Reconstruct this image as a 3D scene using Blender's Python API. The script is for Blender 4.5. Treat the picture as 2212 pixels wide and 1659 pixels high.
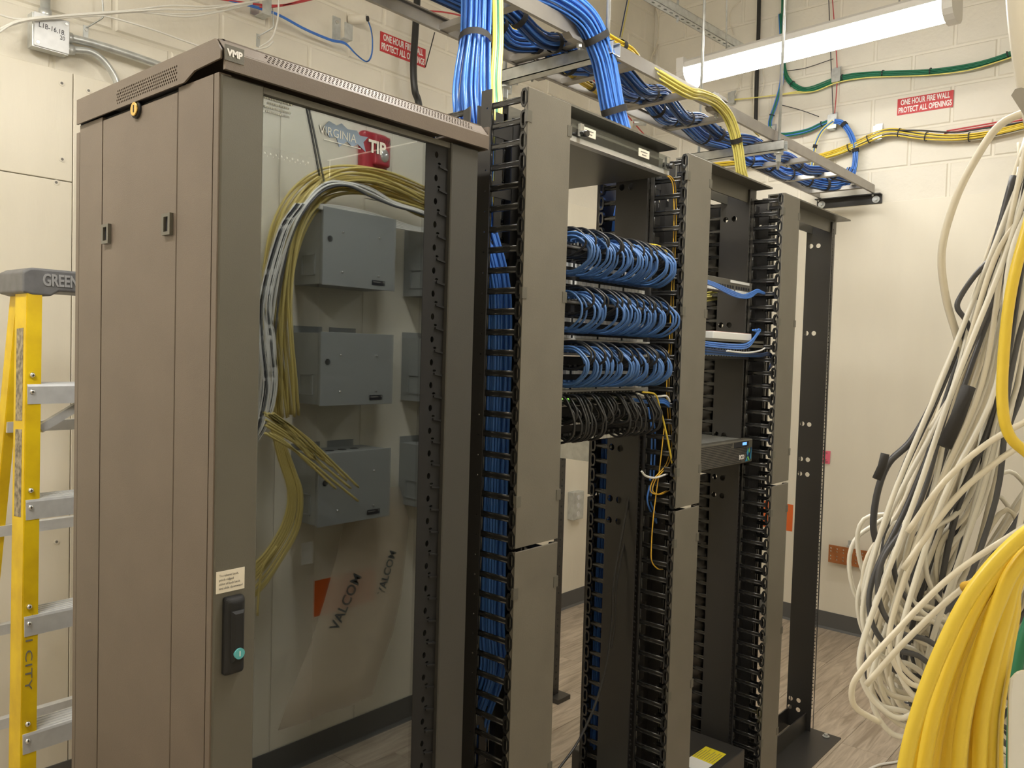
import bpy, bmesh, math, random
from mathutils import Vector, Matrix, noise

# ------------------------------------------------------------------ scene, camera, lights
for _o in list(bpy.data.objects):
    bpy.data.objects.remove(_o, do_unlink=True)
scene = bpy.context.scene
COL = scene.collection
W, H, FPX = 2212.0, 1659.0, 1760.67
HC = 1.55
YAW, PITCH, ROLL = math.radians(40.8144), math.radians(-2.2364), math.radians(1.6588)
_f = Vector((math.cos(YAW)*math.cos(PITCH), math.sin(YAW)*math.cos(PITCH), math.sin(PITCH)))
_r0 = Vector((math.sin(YAW), -math.cos(YAW), 0))
_u0 = _r0.cross(_f)
_r = _r0*math.cos(ROLL) + _u0*math.sin(ROLL)
_u = _r.cross(_f)
cam_data = bpy.data.cameras.new('camera')
cam_data.sensor_width = 36.0
cam_data.lens = FPX/W*36.0
cam_data.clip_start = 0.02
cam = bpy.data.objects.new('camera', cam_data)
COL.objects.link(cam)
cam.matrix_world = Matrix(((_r.x, _u.x, -_f.x, 0), (_r.y, _u.y, -_f.y, 0), (_r.z, _u.z, -_f.z, HC), (0, 0, 0, 1)))
scene.camera = cam
world = bpy.data.worlds.new('world')
scene.world = world
world.use_nodes = True
world.node_tree.nodes['Background'].inputs[0].default_value = (0.9, 0.93, 1.0, 1)
world.node_tree.nodes['Background'].inputs[1].default_value = 0.05
scene.view_settings.view_transform = 'Standard'
scene.view_settings.look = 'None'
scene.view_settings.gamma = 1.0
scene.view_settings.use_curve_mapping = False
scene.view_settings.exposure = 0.2
LAMP_EMIT = 22.5          # radiance of the fluorescent diffusers (built in the lamp section)


def ray(x, y):
    return _f + _r*((x - W/2)/FPX) - _u*((y - H/2)/FPX)


CAMP = Vector((0, 0, HC))


def onX(x, y, v):
    d = ray(x, y)
    return CAMP + d*(v/d.x)


def onY(x, y, v):
    d = ray(x, y)
    return CAMP + d*(v/d.y)


def onZ(x, y, v):
    d = ray(x, y)
    return CAMP + d*((v - HC)/d.z)


def atD(x, y, depth):
    return CAMP + ray(x, y)*depth


GLASS_Y = 1.158


def mir(x, y, yv):
    """a point seen reflected in the cabinet's glass door: pixel and apparent Y -> its real place"""
    p = onY(x, y, yv)
    return Vector((p.x, 2*GLASS_Y - p.y, p.z))


rnd = random.Random(7)

# ------------------------------------------------------------------ materials
MATS = {}


def mat(name, col, rough=0.5, metal=0.0, spec=0.5, noise_amt=0.0, noise_scale=20.0, bump=0.0, bump_scale=60.0,
        emit=None, col2=None, coat=0.0, stretch=None, trans=0.0, alpha=1.0):
    if name in MATS:
        return MATS[name]
    m = bpy.data.materials.new(name)
    m.use_nodes = True
    nt = m.node_tree
    b = nt.nodes['Principled BSDF']
    b.inputs['Base Color'].default_value = (*col, 1)
    b.inputs['Roughness'].default_value = rough
    b.inputs['Metallic'].default_value = metal
    b.inputs['Specular IOR Level'].default_value = spec
    b.inputs['Coat Weight'].default_value = coat
    b.inputs['Transmission Weight'].default_value = trans
    b.inputs['Alpha'].default_value = alpha
    tc = None
    if noise_amt or bump:
        tc = nt.nodes.new('ShaderNodeTexCoord')
        mp = nt.nodes.new('ShaderNodeMapping')
        nt.links.new(tc.outputs['Object'], mp.inputs['Vector'])
        if stretch:
            mp.inputs['Scale'].default_value = stretch
    if noise_amt:
        n = nt.nodes.new('ShaderNodeTexNoise')
        n.inputs['Scale'].default_value = noise_scale
        n.inputs['Detail'].default_value = 5
        nt.links.new(mp.outputs[0], n.inputs['Vector'])
        r = nt.nodes.new('ShaderNodeMix')
        r.data_type = 'RGBA'
        c2 = col2 if col2 else tuple(max(0, c*(1 - noise_amt)) for c in col)
        r.inputs[6].default_value = (*col, 1)
        r.inputs[7].default_value = (*c2, 1)
        rmp = nt.nodes.new('ShaderNodeMapRange')
        rmp.inputs['From Min'].default_value = 0.35
        rmp.inputs['From Max'].default_value = 0.7
        nt.links.new(n.outputs['Fac'], rmp.inputs['Value'])
        nt.links.new(rmp.outputs[0], r.inputs[0])
        nt.links.new(r.outputs[2], b.inputs['Base Color'])
    if bump:
        n2 = nt.nodes.new('ShaderNodeTexNoise')
        n2.inputs['Scale'].default_value = bump_scale
        n2.inputs['Detail'].default_value = 4
        nt.links.new(mp.outputs[0], n2.inputs['Vector'])
        bp = nt.nodes.new('ShaderNodeBump')
        bp.inputs['Strength'].default_value = bump
        bp.inputs['Distance'].default_value = 0.004
        nt.links.new(n2.outputs['Fac'], bp.inputs['Height'])
        nt.links.new(bp.outputs[0], b.inputs['Normal'])
    if emit:
        b.inputs['Emission Color'].default_value = (*emit[0], 1)
        b.inputs['Emission Strength'].default_value = emit[1]
    MATS[name] = m
    return m


M_wall = mat('painted_block', (0.82, 0.772, 0.665), 0.55, noise_amt=0.05, noise_scale=6, bump=0.55, bump_scale=45)
M_mortar = mat('painted_mortar', (0.82, 0.772, 0.665), 0.6, bump=0.3, bump_scale=60)
M_ply = mat('painted_plywood', (0.845, 0.79, 0.665), 0.42, noise_amt=0.06, noise_scale=3, bump=0.28, bump_scale=22, stretch=(1.6, 1.6, 0.35))
M_ceil = mat('ceiling_paint', (0.72, 0.70, 0.65), 0.8)
M_base = mat('rubber_baseboard', (0.11, 0.11, 0.108), 0.45)
M_char = mat('charcoal_powder_coat', (0.155, 0.122, 0.095), 0.42, noise_amt=0.10, noise_scale=9, bump=0.10, bump_scale=500)
M_char2 = mat('charcoal_door_coat', (0.128, 0.121, 0.099), 0.36, noise_amt=0.08, noise_scale=6, bump=0.10, bump_scale=500)
M_cover = mat('grey_cover_coat', (0.178, 0.163, 0.132), 0.36, noise_amt=0.10, noise_scale=11, bump=0.08, bump_scale=500)
M_black = mat('black_steel', (0.040, 0.038, 0.036), 0.34)
M_blackmatte = mat('black_matte', (0.022, 0.022, 0.023), 0.6, spec=0.25)
M_plas = mat('black_plastic', (0.026, 0.026, 0.026), 0.2, spec=0.8)
M_dark = mat('dark_interior', (0.035, 0.034, 0.032), 0.6)
M_greymetal = mat('tray_grey_steel', (0.34, 0.32, 0.29), 0.38, metal=0.5, noise_amt=0.12, noise_scale=18)
M_galv = mat('galvanised_steel', (0.66, 0.68, 0.67), 0.34, metal=0.6, noise_amt=0.22, noise_scale=35)
M_alu = mat('aluminium', (0.74, 0.75, 0.76), 0.4, metal=0.3, noise_amt=0.1, noise_scale=40)
M_steel = mat('bright_steel', (0.75, 0.76, 0.76), 0.22, metal=1.0)
M_silver = mat('silver_bezel', (0.55, 0.54, 0.51), 0.38, metal=0.3)
M_white = mat('white_label', (0.90, 0.90, 0.88), 0.5)
M_whiteplastic = mat('white_plastic', (0.82, 0.82, 0.80), 0.35)
M_blue = mat('blue_cable', (0.075, 0.23, 0.70), 0.3)
M_bluepatch = mat('blue_patch_cable', (0.075, 0.17, 0.40), 0.34)
M_bluedark = mat('navy_cable', (0.03, 0.055, 0.14), 0.4)
M_blk_cable = mat('black_cable', (0.022, 0.022, 0.022), 0.32)
M_yel = mat('yellow_cable', (0.86, 0.63, 0.06), 0.36)
M_yelpale = mat('pale_yellow_cable', (0.85, 0.76, 0.22), 0.38)
M_yeldull = mat('glass_dulled_yellow_cable', (0.66, 0.53, 0.17), 0.45)  # yellow muted in the colour, imitating how the tinted glass dulls its reflection
M_fib = mat('yellow_fibre', (0.80, 0.47, 0.05), 0.4)
M_grn = mat('green_cable', (0.02, 0.19, 0.10), 0.4)
M_wht = mat('white_cable', (0.86, 0.84, 0.78), 0.36)
M_beige = mat('beige_cable', (0.76, 0.70, 0.57), 0.38)
M_creamcab = mat('cream_cable', (0.80, 0.765, 0.67), 0.38)
M_grycab = mat('grey_cable', (0.075, 0.075, 0.082), 0.4)
M_red = mat('red_cable', (0.55, 0.05, 0.06), 0.4)
M_orange = mat('orange_cable', (0.80, 0.33, 0.04), 0.4)
M_velcro = mat('black_velcro', (0.03, 0.028, 0.027), 0.85)
M_signred = mat('sign_red', (0.58, 0.035, 0.04), 0.4)
M_signwhite = mat('sign_white', (0.88, 0.85, 0.82), 0.4)
M_yelfg = mat('yellow_fibreglass', (0.85, 0.60, 0.01), 0.42, noise_amt=0.12, noise_scale=14, col2=(0.70, 0.46, 0.01))
M_yelfg2 = mat('worn_yellow_fibreglass', (0.60, 0.40, 0.06), 0.5, noise_amt=0.2, noise_scale=10)
M_gryplas = mat('grey_cap_plastic', (0.17, 0.17, 0.175), 0.5, noise_amt=0.25, noise_scale=30)
M_brass = mat('brass', (0.75, 0.52, 0.16), 0.25, metal=1.0)
M_copper = mat('copper_bar', (0.62, 0.25, 0.10), 0.36, metal=0.75, noise_amt=0.25, noise_scale=25)
M_pink = mat('pink_paper', (0.85, 0.16, 0.24), 0.7)
M_ink = mat('black_ink', (0.02, 0.02, 0.025), 0.6)
M_inkgrey = mat('grey_ink', (0.20, 0.19, 0.17), 0.6)
M_cream = mat('cream_label', (0.80, 0.74, 0.62), 0.5)
M_redalarm = mat('alarm_red', (0.42, 0.03, 0.045), 0.35)
M_boxgrey = mat('enclosure_grey', (0.30, 0.31, 0.30), 0.45)
M_boxdark = mat('enclosure_side_grey', (0.30, 0.31, 0.30), 0.45)
M_carton = mat('brown_cardboard', (0.40, 0.27, 0.14), 0.8, noise_amt=0.12, noise_scale=8)
M_tape = mat('tape_grey', (0.12, 0.15, 0.14), 0.5)
M_orangesign = mat('orange_sign', (0.80, 0.16, 0.03), 0.5)
M_teal = mat('teal_plastic', (0.10, 0.42, 0.45), 0.4)
M_ledgreen = mat('green_led', (0.1, 0.7, 0.1), 0.5, emit=((0.3, 1.0, 0.1), 3.0))
M_lcd = mat('blue_lcd', (0.1, 0.25, 0.7), 0.4, emit=((0.15, 0.40, 1.0), 1.2))
M_cyan = mat('cyan_print', (0.05, 0.33, 0.55), 0.4)
M_navy = mat('navy_print', (0.01, 0.03, 0.12), 0.4)
M_lime = mat('lime_print', (0.25, 0.65, 0.12), 0.4)
M_yellowlabel = mat('yellow_warning_label', (0.85, 0.72, 0.03), 0.5)
M_lampwhite = mat('lamp_housing_white', (0.78, 0.76, 0.72), 0.4)
M_diff = mat('lamp_diffuser', (0.9, 0.9, 0.88), 0.4, emit=((1.0, 0.975, 0.92), LAMP_EMIT))
M_diff2 = mat('lamp_diffuser_aisle', (0.9, 0.9, 0.88), 0.4, emit=((1.0, 0.965, 0.89), LAMP_EMIT*2.35))  # boosted emission, shared by the left lamp and the added aisle lamp
M_foam = mat('white_foam', (0.78, 0.77, 0.74), 0.8)


def clear_mat(name, tint, gloss):
    m = bpy.data.materials.new(name)
    m.use_nodes = True
    nt = m.node_tree
    nt.nodes.remove(nt.nodes['Principled BSDF'])
    out = nt.nodes['Material Output']
    tr = nt.nodes.new('ShaderNodeBsdfTransparent')
    tr.inputs[0].default_value = (*tint, 1)
    gl = nt.nodes.new('ShaderNodeBsdfGlossy')
    gl.inputs['Color'].default_value = (0.92, 0.97, 1.0, 1)
    gl.inputs['Roughness'].default_value = 0.0
    mx = nt.nodes.new('ShaderNodeMixShader')
    mx.inputs[0].default_value = gloss
    nt.links.new(tr.outputs[0], mx.inputs[1])
    nt.links.new(gl.outputs[0], mx.inputs[2])
    nt.links.new(mx.outputs[0], out.inputs[0])
    return m


M_glass = clear_mat('tinted_reflective_glass', (0.66, 0.68, 0.68), 0.215)
M_clear = clear_mat('clear_acrylic', (0.86, 0.87, 0.86), 0.10)


def floor_mat():
    m = bpy.data.materials.new('wood_look_vinyl')
    m.use_nodes = True
    nt = m.node_tree
    b = nt.nodes['Principled BSDF']
    b.inputs['Roughness'].default_value = 0.42
    g = nt.nodes.new('ShaderNodeNewGeometry')
    oi = nt.nodes.new('ShaderNodeObjectInfo')
    mp = nt.nodes.new('ShaderNodeMapping')
    mp.inputs['Scale'].default_value = (1.6, 16, 1)
    add = nt.nodes.new('ShaderNodeVectorMath')
    nt.links.new(g.outputs['Position'], add.inputs[0])
    mul = nt.nodes.new('ShaderNodeVectorMath')
    mul.operation = 'SCALE'
    mul.inputs[0].default_value = (3, 7, 5)
    nt.links.new(oi.outputs['Random'], mul.inputs['Scale'])
    nt.links.new(mul.outputs[0], add.inputs[1])
    nt.links.new(add.outputs[0], mp.inputs['Vector'])
    wv = nt.nodes.new('ShaderNodeTexNoise')
    wv.inputs['Scale'].default_value = 2.2
    wv.inputs['Detail'].default_value = 8
    wv.inputs['Distortion'].default_value = 1.6
    nt.links.new(mp.outputs[0], wv.inputs['Vector'])
    cr = nt.nodes.new('ShaderNodeValToRGB')
    cr.color_ramp.elements[0].position = 0.3
    cr.color_ramp.elements[0].color = (0.33, 0.26, 0.19, 1)
    cr.color_ramp.elements[1].position = 0.68
    cr.color_ramp.elements[1].color = (0.58, 0.49, 0.385, 1)
    nt.links.new(wv.outputs['Fac'], cr.inputs[0])
    hsv = nt.nodes.new('ShaderNodeHueSaturation')
    mr = nt.nodes.new('ShaderNodeMapRange')
    mr.inputs['To Min'].default_value = 0.85
    mr.inputs['To Max'].default_value = 1.1
    nt.links.new(oi.outputs['Random'], mr.inputs['Value'])
    nt.links.new(mr.outputs[0], hsv.inputs['Value'])
    nt.links.new(cr.outputs[0], hsv.inputs['Color'])
    nt.links.new(hsv.outputs[0], b.inputs['Base Color'])
    return m


M_floor = floor_mat()

# ------------------------------------------------------------------ mesh helpers


def catmull(pts, n=8):
    P = [Vector(p) for p in pts]
    if len(P) < 3:
        return P
    out = []
    Q = [P[0]*2 - P[1]] + P + [P[-1]*2 - P[-2]]
    for i in range(1, len(Q) - 2):
        a, b, c, d = Q[i-1], Q[i], Q[i+1], Q[i+2]
        for k in range(n):
            t = k/n
            out.append(0.5*((2*b) + (c - a)*t + (2*a - 5*b + 4*c - d)*t*t + (3*b - a - 3*c + d)*t*t*t))
    out.append(P[-1])
    return out


def frames(P):
    T = []
    for i in range(len(P)):
        t = (P[min(i+1, len(P)-1)] - P[max(i-1, 0)])
        T.append(t.normalized() if t.length > 1e-9 else Vector((0, 0, 1)))
    up = Vector((0, 0, 1)) if abs(T[0].z) < 0.9 else Vector((0, 1, 0))
    n = (up - T[0]*up.dot(T[0])).normalized()
    out = []
    for i, t in enumerate(T):
        if i:
            n = n - t*n.dot(t)
            n = n.normalized() if n.length > 1e-6 else t.orthogonal().normalized()
        out.append((n, t.cross(n)))
    return out


class MB:
    def __init__(self):
        self.v = []
        self.f = []
        self.sm = []

    def add(self, vs, fs, smooth=False):
        o = len(self.v)
        self.v += [tuple(p) for p in vs]
        self.f += [tuple(i + o for i in q) for q in fs]
        self.sm += [smooth]*len(fs)
        return self

    def box(self, x0, x1, y0, y1, z0, z1):
        if x0 > x1: x0, x1 = x1, x0
        if y0 > y1: y0, y1 = y1, y0
        if z0 > z1: z0, z1 = z1, z0
        vs = [(x0, y0, z0), (x1, y0, z0), (x1, y1, z0), (x0, y1, z0), (x0, y0, z1), (x1, y0, z1), (x1, y1, z1), (x0, y1, z1)]
        fs = [(0, 3, 2, 1), (4, 5, 6, 7), (0, 1, 5, 4), (1, 2, 6, 5), (2, 3, 7, 6), (3, 0, 4, 7)]
        return self.add(vs, fs)

    def cbox(self, x0, x1, y0, y1, z0, z1, axis, c):
        """box whose one face (axis '-y','+y','-x','+x','-z','+z') is chamfered by c"""
        if x0 > x1: x0, x1 = x1, x0
        if y0 > y1: y0, y1 = y1, y0
        if z0 > z1: z0, z1 = z1, z0
        lo, hi = [x0, y0, z0], [x1, y1, z1]
        k = 'xyz'.index(axis[1])
        a, b = [i for i in range(3) if i != k]
        back = hi[k] if axis[0] == '-' else lo[k]
        front = lo[k] if axis[0] == '-' else hi[k]
        mid = front + (c if axis[0] == '-' else -c)
        vs = []
        for kk, ins in ((back, 0), (mid, 0), (front, c)):
            for sa, sb in ((0, 0), (1, 0), (1, 1), (0, 1)):
                p = [0, 0, 0]
                p[k] = kk
                p[a] = (hi[a] - ins) if sa else (lo[a] + ins)
                p[b] = (hi[b] - ins) if sb else (lo[b] + ins)
                vs.append(p)
        fs = [(3, 2, 1, 0), (8, 9, 10, 11)]
        for r in (0, 4):
            for i in range(4):
                j = (i + 1) % 4
                fs.append((r + i, r + j, r + 4 + j, r + 4 + i))
        return self.add(vs, fs)

    def obox(self, c, ax, ay, az):
        """oriented box: centre and three half-axis vectors"""
        c, ax, ay, az = Vector(c), Vector(ax), Vector(ay), Vector(az)
        vs = [c + sx*ax + sy*ay + sz*az for sz in (-1, 1) for sx, sy in ((-1, -1), (1, -1), (1, 1), (-1, 1))]
        fs = [(0, 3, 2, 1), (4, 5, 6, 7), (0, 1, 5, 4), (1, 2, 6, 5), (2, 3, 7, 6), (3, 0, 4, 7)]
        return self.add(vs, fs)

    def bar(self, a, b, w, h, up=(0, 0, 1)):
        a, b = Vector(a), Vector(b)
        t = (b - a)
        L = t.length
        t.normalize()
        up = Vector(up)
        s = t.cross(up)
        if s.length < 1e-5:
            s = t.orthogonal()
        s.normalize()
        u2 = s.cross(t)
        return self.obox((a + b)/2, t*(L/2), s*(w/2), u2*(h/2))

    def cyl(self, a, b, r, n=12, r2=None, cap=True, smooth=True):
        return self.tube([a, b], r, n, cap, r2, smooth)

    def tube(self, pts, r, n=6, cap=True, r2=None, smooth=True):
        P = [Vector(p) for p in pts]
        F = frames(P)
        m = len(P)
        vs, fs = [], []
        for i, (p, (a, b)) in enumerate(zip(P, F)):
            rr = r if r2 is None else r + (r2 - r)*i/(m - 1)
            for k in range(n):
                t = 2*math.pi*k/n
                vs.append(p + a*(rr*math.cos(t)) + b*(rr*math.sin(t)))
        for i in range(m - 1):
            for k in range(n):
                k2 = (k + 1) % n
                fs.append((i*n + k, i*n + k2, (i+1)*n + k2, (i+1)*n + k))
        self.add(vs, fs, smooth)
        if cap:
            o = len(self.v) - m*n
            self.f.append(tuple(o + k for k in reversed(range(n))))
            self.f.append(tuple(o + (m-1)*n + k for k in range(n)))
            self.sm += [False, False]
        return self

    def prism(self, prof, fn, t0, t1, cap=True):
        """profile of 2-D points extruded between parameters t0 and t1; fn(u, v, t) -> xyz"""
        n = len(prof)
        vs = [fn(u, v, t0) for u, v in prof] + [fn(u, v, t1) for u, v in prof]
        fs = [(i, (i+1) % n, n + (i+1) % n, n + i) for i in range(n)]
        if cap:
            fs += [tuple(reversed(range(n))), tuple(range(n, 2*n))]
        return self.add(vs, fs)

    def sphere(self, c, r, n=8, m=5, sc=(1, 1, 1)):
        c = Vector(c)
        vs = [c + Vector((0, 0, r*sc[2]))]
        for i in range(1, m):
            ph = math.pi*i/m
            for k in range(n):
                t = 2*math.pi*k/n
                vs.append(c + Vector((r*sc[0]*math.sin(ph)*math.cos(t), r*sc[1]*math.sin(ph)*math.sin(t), r*sc[2]*math.cos(ph))))
        vs.append(c - Vector((0, 0, r*sc[2])))
        fs = [(0, 1 + k, 1 + (k+1) % n) for k in range(n)]
        for i in range(m - 2):
            for k in range(n):
                fs.append((1 + i*n + k, 1 + (i+1)*n + k, 1 + (i+1)*n + (k+1) % n, 1 + i*n + (k+1) % n))
        e = len(vs) - 1
        fs += [(1 + (m-2)*n + k, e, 1 + (m-2)*n + (k+1) % n) for k in range(n)]
        return self.add(vs, fs, True)

    def mesh(self, name, m):
        me = bpy.data.meshes.new(name)
        me.from_pydata(self.v, [], self.f)
        me.polygons.foreach_set('use_smooth', self.sm)
        if m:
            me.materials.append(m)
        me.update()
        bm = bmesh.new()
        bm.from_mesh(me)
        bmesh.ops.recalc_face_normals(bm, faces=bm.faces)
        bm.to_mesh(me)
        bm.free()
        return me

    def build(self, name, m, parent=None, loc=None):
        o = bpy.data.objects.new(name, self.mesh(name, m))
        COL.objects.link(o)
        if parent:
            o.parent = parent
        if loc:
            o.location = loc
        return o


def obj(name, me, parent=None, loc=(0, 0, 0), rot=None, scale=None):
    o = bpy.data.objects.new(name, me)
    COL.objects.link(o)
    o.location = loc
    if rot:
        o.rotation_euler = rot
    if scale:
        o.scale = scale
    if parent:
        o.parent = parent
    return o


def tag(o, label=None, cat=None, group=None, kind=None):
    if label: o['label'] = label
    if cat: o['category'] = cat
    if group: o['group'] = group
    if kind: o['kind'] = kind
    return o


def thing(name, label, cat, loc=(0, 0, 0), rz=0.0, group=None):
    o = bpy.data.objects.new(name, None)
    COL.objects.link(o)
    o.location = loc
    o.rotation_euler = (0, 0, rz)
    o.empty_display_size = 0.05
    return tag(o, label, cat, group)


def bevel(o, w=0.002, seg=2):
    md = o.modifiers.new('bevel', 'BEVEL')
    md.width = w
    md.segments = seg
    md.limit_method = 'ANGLE'
    return o


def plate(name, outer, holes, thick, m, M):
    """flat plate with real holes; 2-D outline, list of (u, v, radius_u, radius_v), matrix M places it (plane z=0 local)"""
    cu = bpy.data.curves.new(name, 'CURVE')
    cu.dimensions = '2D'
    cu.fill_mode = 'BOTH'
    cu.extrude = thick/2
    s = cu.splines.new('POLY')
    s.points.add(len(outer) - 1)
    for p, q in zip(s.points, outer):
        p.co = (q[0], q[1], 0, 1)
    s.use_cyclic_u = True
    for (u, v, ru, rv) in holes:
        n = 10 if min(ru, rv) > 0.004 else 6
        s = cu.splines.new('POLY')
        s.points.add(n - 1)
        for k, p in enumerate(s.points):
            t = 2*math.pi*(k + 0.5)/n
            p.co = (u + ru*math.cos(t), v + rv*math.sin(t), 0, 1)
        s.use_cyclic_u = True
    o = bpy.data.objects.new(name, cu)
    COL.objects.link(o)
    dg = bpy.context.evaluated_depsgraph_get()
    me = bpy.data.meshes.new_from_object(o.evaluated_get(dg))
    bpy.data.objects.remove(o)
    me.transform(M)
    me.materials.clear()
    me.materials.append(m)
    me.name = name
    return me


def XZ(o=(0, 0, 0)):      # local u->X, v->Z, thickness along Y
    return Matrix(((1, 0, 0, o[0]), (0, 0, -1, o[1]), (0, 1, 0, o[2]), (0, 0, 0, 1)))


def YZ(o=(0, 0, 0)):      # local u->Y, v->Z, thickness along X
    return Matrix(((0, 0, 1, o[0]), (1, 0, 0, o[1]), (0, 1, 0, o[2]), (0, 0, 0, 1)))


def text_mesh(s, size, m, M, bold=0.0, xs=1.0, ext=0.0004, align='CENTER', space=1.0):
    cu = bpy.data.curves.new('lettering', 'FONT')
    cu.body = s
    cu.size = size
    cu.align_x = align
    cu.align_y = 'CENTER'
    cu.extrude = ext
    cu.offset = bold
    cu.space_character = space
    cu.resolution_u = 3
    o = bpy.data.objects.new('lettering', cu)
    COL.objects.link(o)
    dg = bpy.context.evaluated_depsgraph_get()
    me = bpy.data.meshes.new_from_object(o.evaluated_get(dg))
    bpy.data.objects.remove(o)
    me.transform(M @ Matrix.Diagonal((xs, 1, 1, 1)))
    me.materials.clear()
    me.materials.append(m)
    return me


def facing(pos, right, up):
    r = Vector(right).normalized()
    u = Vector(up).normalized()
    n = r.cross(u)
    p = Vector(pos)
    return Matrix(((r.x, u.x, n.x, p.x), (r.y, u.y, n.y, p.y), (r.z, u.z, n.z, p.z), (0, 0, 0, 1)))


def cable(name, pts, r, m, label=None, cat='cable', group=None, parent=None, n=6, sub=6):
    o = MB().tube(catmull(pts, sub), r, n).build(name, m, parent)
    if label:
        tag(o, label, cat, group)
    return o


def bundle(name, pts, R, r, mats, label, straps=(), sub=8, group=None, flat=1.0, wob=0.15, strap_m=None, seed=1, cat='cable bundle', taper=None, strap_w=0.02, names=None):
    """a strapped bundle: one thing, each cable a part"""
    rg = random.Random(seed)
    root = thing(name, label, cat, tuple(pts[0]), 0, group)
    base = Vector(pts[0])
    P = [p - base for p in catmull(pts, sub)]
    F = frames(P)
    N = len(mats)
    offs = []
    for i in range(N):
        rad = R*math.sqrt((i + 0.5)/N)
        offs.append((rad, i*2.39996 + rg.uniform(-0.1, 0.1)))
    order = list(range(N))
    rg.shuffle(order)
    for j in range(N):
        rad, an = offs[order[j]]
        ph = rg.uniform(0, 6.28)
        Q = []
        for i, (p, (a, b)) in enumerate(zip(P, F)):
            t = i/(len(P) - 1)
            ww = an + wob*math.sin(t*7 + ph)
            k = 1.0 if taper is None else taper(t)
            rr = rad*k*(1 + 0.25*wob*math.sin(t*11 + 2*ph))
            Q.append(p + a*(rr*math.cos(ww)*flat) + b*(rr*math.sin(ww)))
        MB().tube(Q, r, 6).build('cable', mats[j], root)
    sm = strap_m or M_velcro
    for t in straps:
        i = max(1, min(len(P) - 2, int(t*(len(P) - 1))))
        p = P[i]
        a, b = F[i]
        tt = a.cross(b)
        k = 1.0 if taper is None else taper(t)
        rr = R*k + r*1.25
        vs, fs = [], []
        n = 16
        for s, rx in ((-1, rr), (1, rr)):
            for q in range(n):
                an = 2*math.pi*q/n
                vs.append(p + tt*(s*strap_w/2) + a*(rx*math.cos(an)*flat) + b*(rx*math.sin(an)))
        for q in range(n):
            q2 = (q + 1) % n
            fs.append((q, q2, n + q2, n + q))
        MB().add(vs, fs, True).build('strap', sm, root)
    return root

# ------------------------------------------------------------------ the room
XR, YB, YF, XL, ZC = 4.77, 2.95, -0.19, -1.35, 4.05


def struct(o):
    return tag(o, kind='structure')


floor = struct(MB().box(XL, XR, YF, YB, -0.06, -0.004).build('floor', M_base))
pl_w, pl_l = 0.182, 1.22
nrow = int(math.ceil((YB - YF)/pl_w))
for r in range(nrow):
    y0 = YF + r*pl_w
    y1 = min(YB, y0 + pl_w)
    x = XL - rnd.uniform(0.1, 1.1)
    while x < XR:
        a, b = max(XL, x), min(XR, x + pl_l)
        if b - a > 0.03 and b > 0.2:
            MB().cbox(a + 0.0006, b - 0.0006, y0 + 0.0006, y1 - 0.0006, -0.004, 0.0, '+z', 0.0007).build('plank', M_floor, floor)
        x += pl_l
struct(MB().box(XL, XR, YF, YB, ZC, ZC + 0.05).build('ceiling', M_ceil))

wall_back = struct(MB().box(XL - 0.05, XR + 0.05, YB + 0.006, YB + 0.12, 0, ZC).build('wall_back', M_mortar))
wall_right = struct(MB().box(XR + 0.006, XR + 0.12, YF - 0.05, YB + 0.12, 0, ZC).build('wall_right', M_mortar))
wall_front = struct(MB().box(XL - 0.05, XR + 0.05, YF - 0.1, YF, 0, ZC).build('wall_front', M_ply))
wall_left = struct(MB().box(XL - 0.1, XL, YF, YB, 0, ZC).build('wall_left', M_ply))
BL, BH, J = 0.4, 0.2, 0.0055
z = 2.42
row = 0
while z < ZC - 0.02:
    z1 = min(z + BH, ZC)
    x = XL + (0.2 if row % 2 else 0.0)
    while x < XR:
        a, b = max(XL, x), min(XR, x + BL)
        if b > 0.55:
            MB().cbox(a + J, b - J, YB, YB + 0.012, z + J, z1 - J, '-y', 0.006).build('block', M_wall, wall_back)
        x += BL
    y = YF - (0.2 if row % 2 else 0.0) + 0.11
    while y < YB:
        a, b = max(YF, y), min(YB, y + BL)
        if b - a > 0.03:
            MB().cbox(XR, XR + 0.012, a + J, b - J, z + J, z1 - J, '-x', 0.006).build('block', M_wall, wall_right)
        y += BL
    z += BH
    row += 1
# plywood backboards: 8 ft high sheets below the block courses
for x0, x1, z0, z1 in ((-1.35, 1.11, 0.0, 2.075), (-1.35, 1.11, 2.078, 2.438), (1.113, 2.33, 0.0, 2.438), (2.333, 3.55, 0.0, 2.438), (3.553, 4.77, 0.0, 2.438)):
    MB().cbox(x0, x1, YB - 0.016, YB + 0.006, z0, z1, '-y', 0.0015).build('panel', M_ply, wall_back)
for y0, y1 in ((-0.19, 0.62), (0.6205, 1.84), (1.8405, 2.934)):
    MB().cbox(XR - 0.010, XR + 0.006, y0, y1, 0.0, 2.435, '-x', 0.001).build('panel', M_ply, wall_right)
for x0, x1, z0, z1 in ((0.4, 1.62, 0, 2.438), (1.622, 1.995, 0, 2.438), (1.997, 2.44, 0, 2.12), (1.997, 2.125, 2.123, 2.6), (2.127, 2.6, 2.123, 2.6)):
    MB().cbox(x0, x1, YF, YF + 0.012, z0, z1, '+y', 0.0015).build('panel', M_ply, wall_front)
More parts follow.
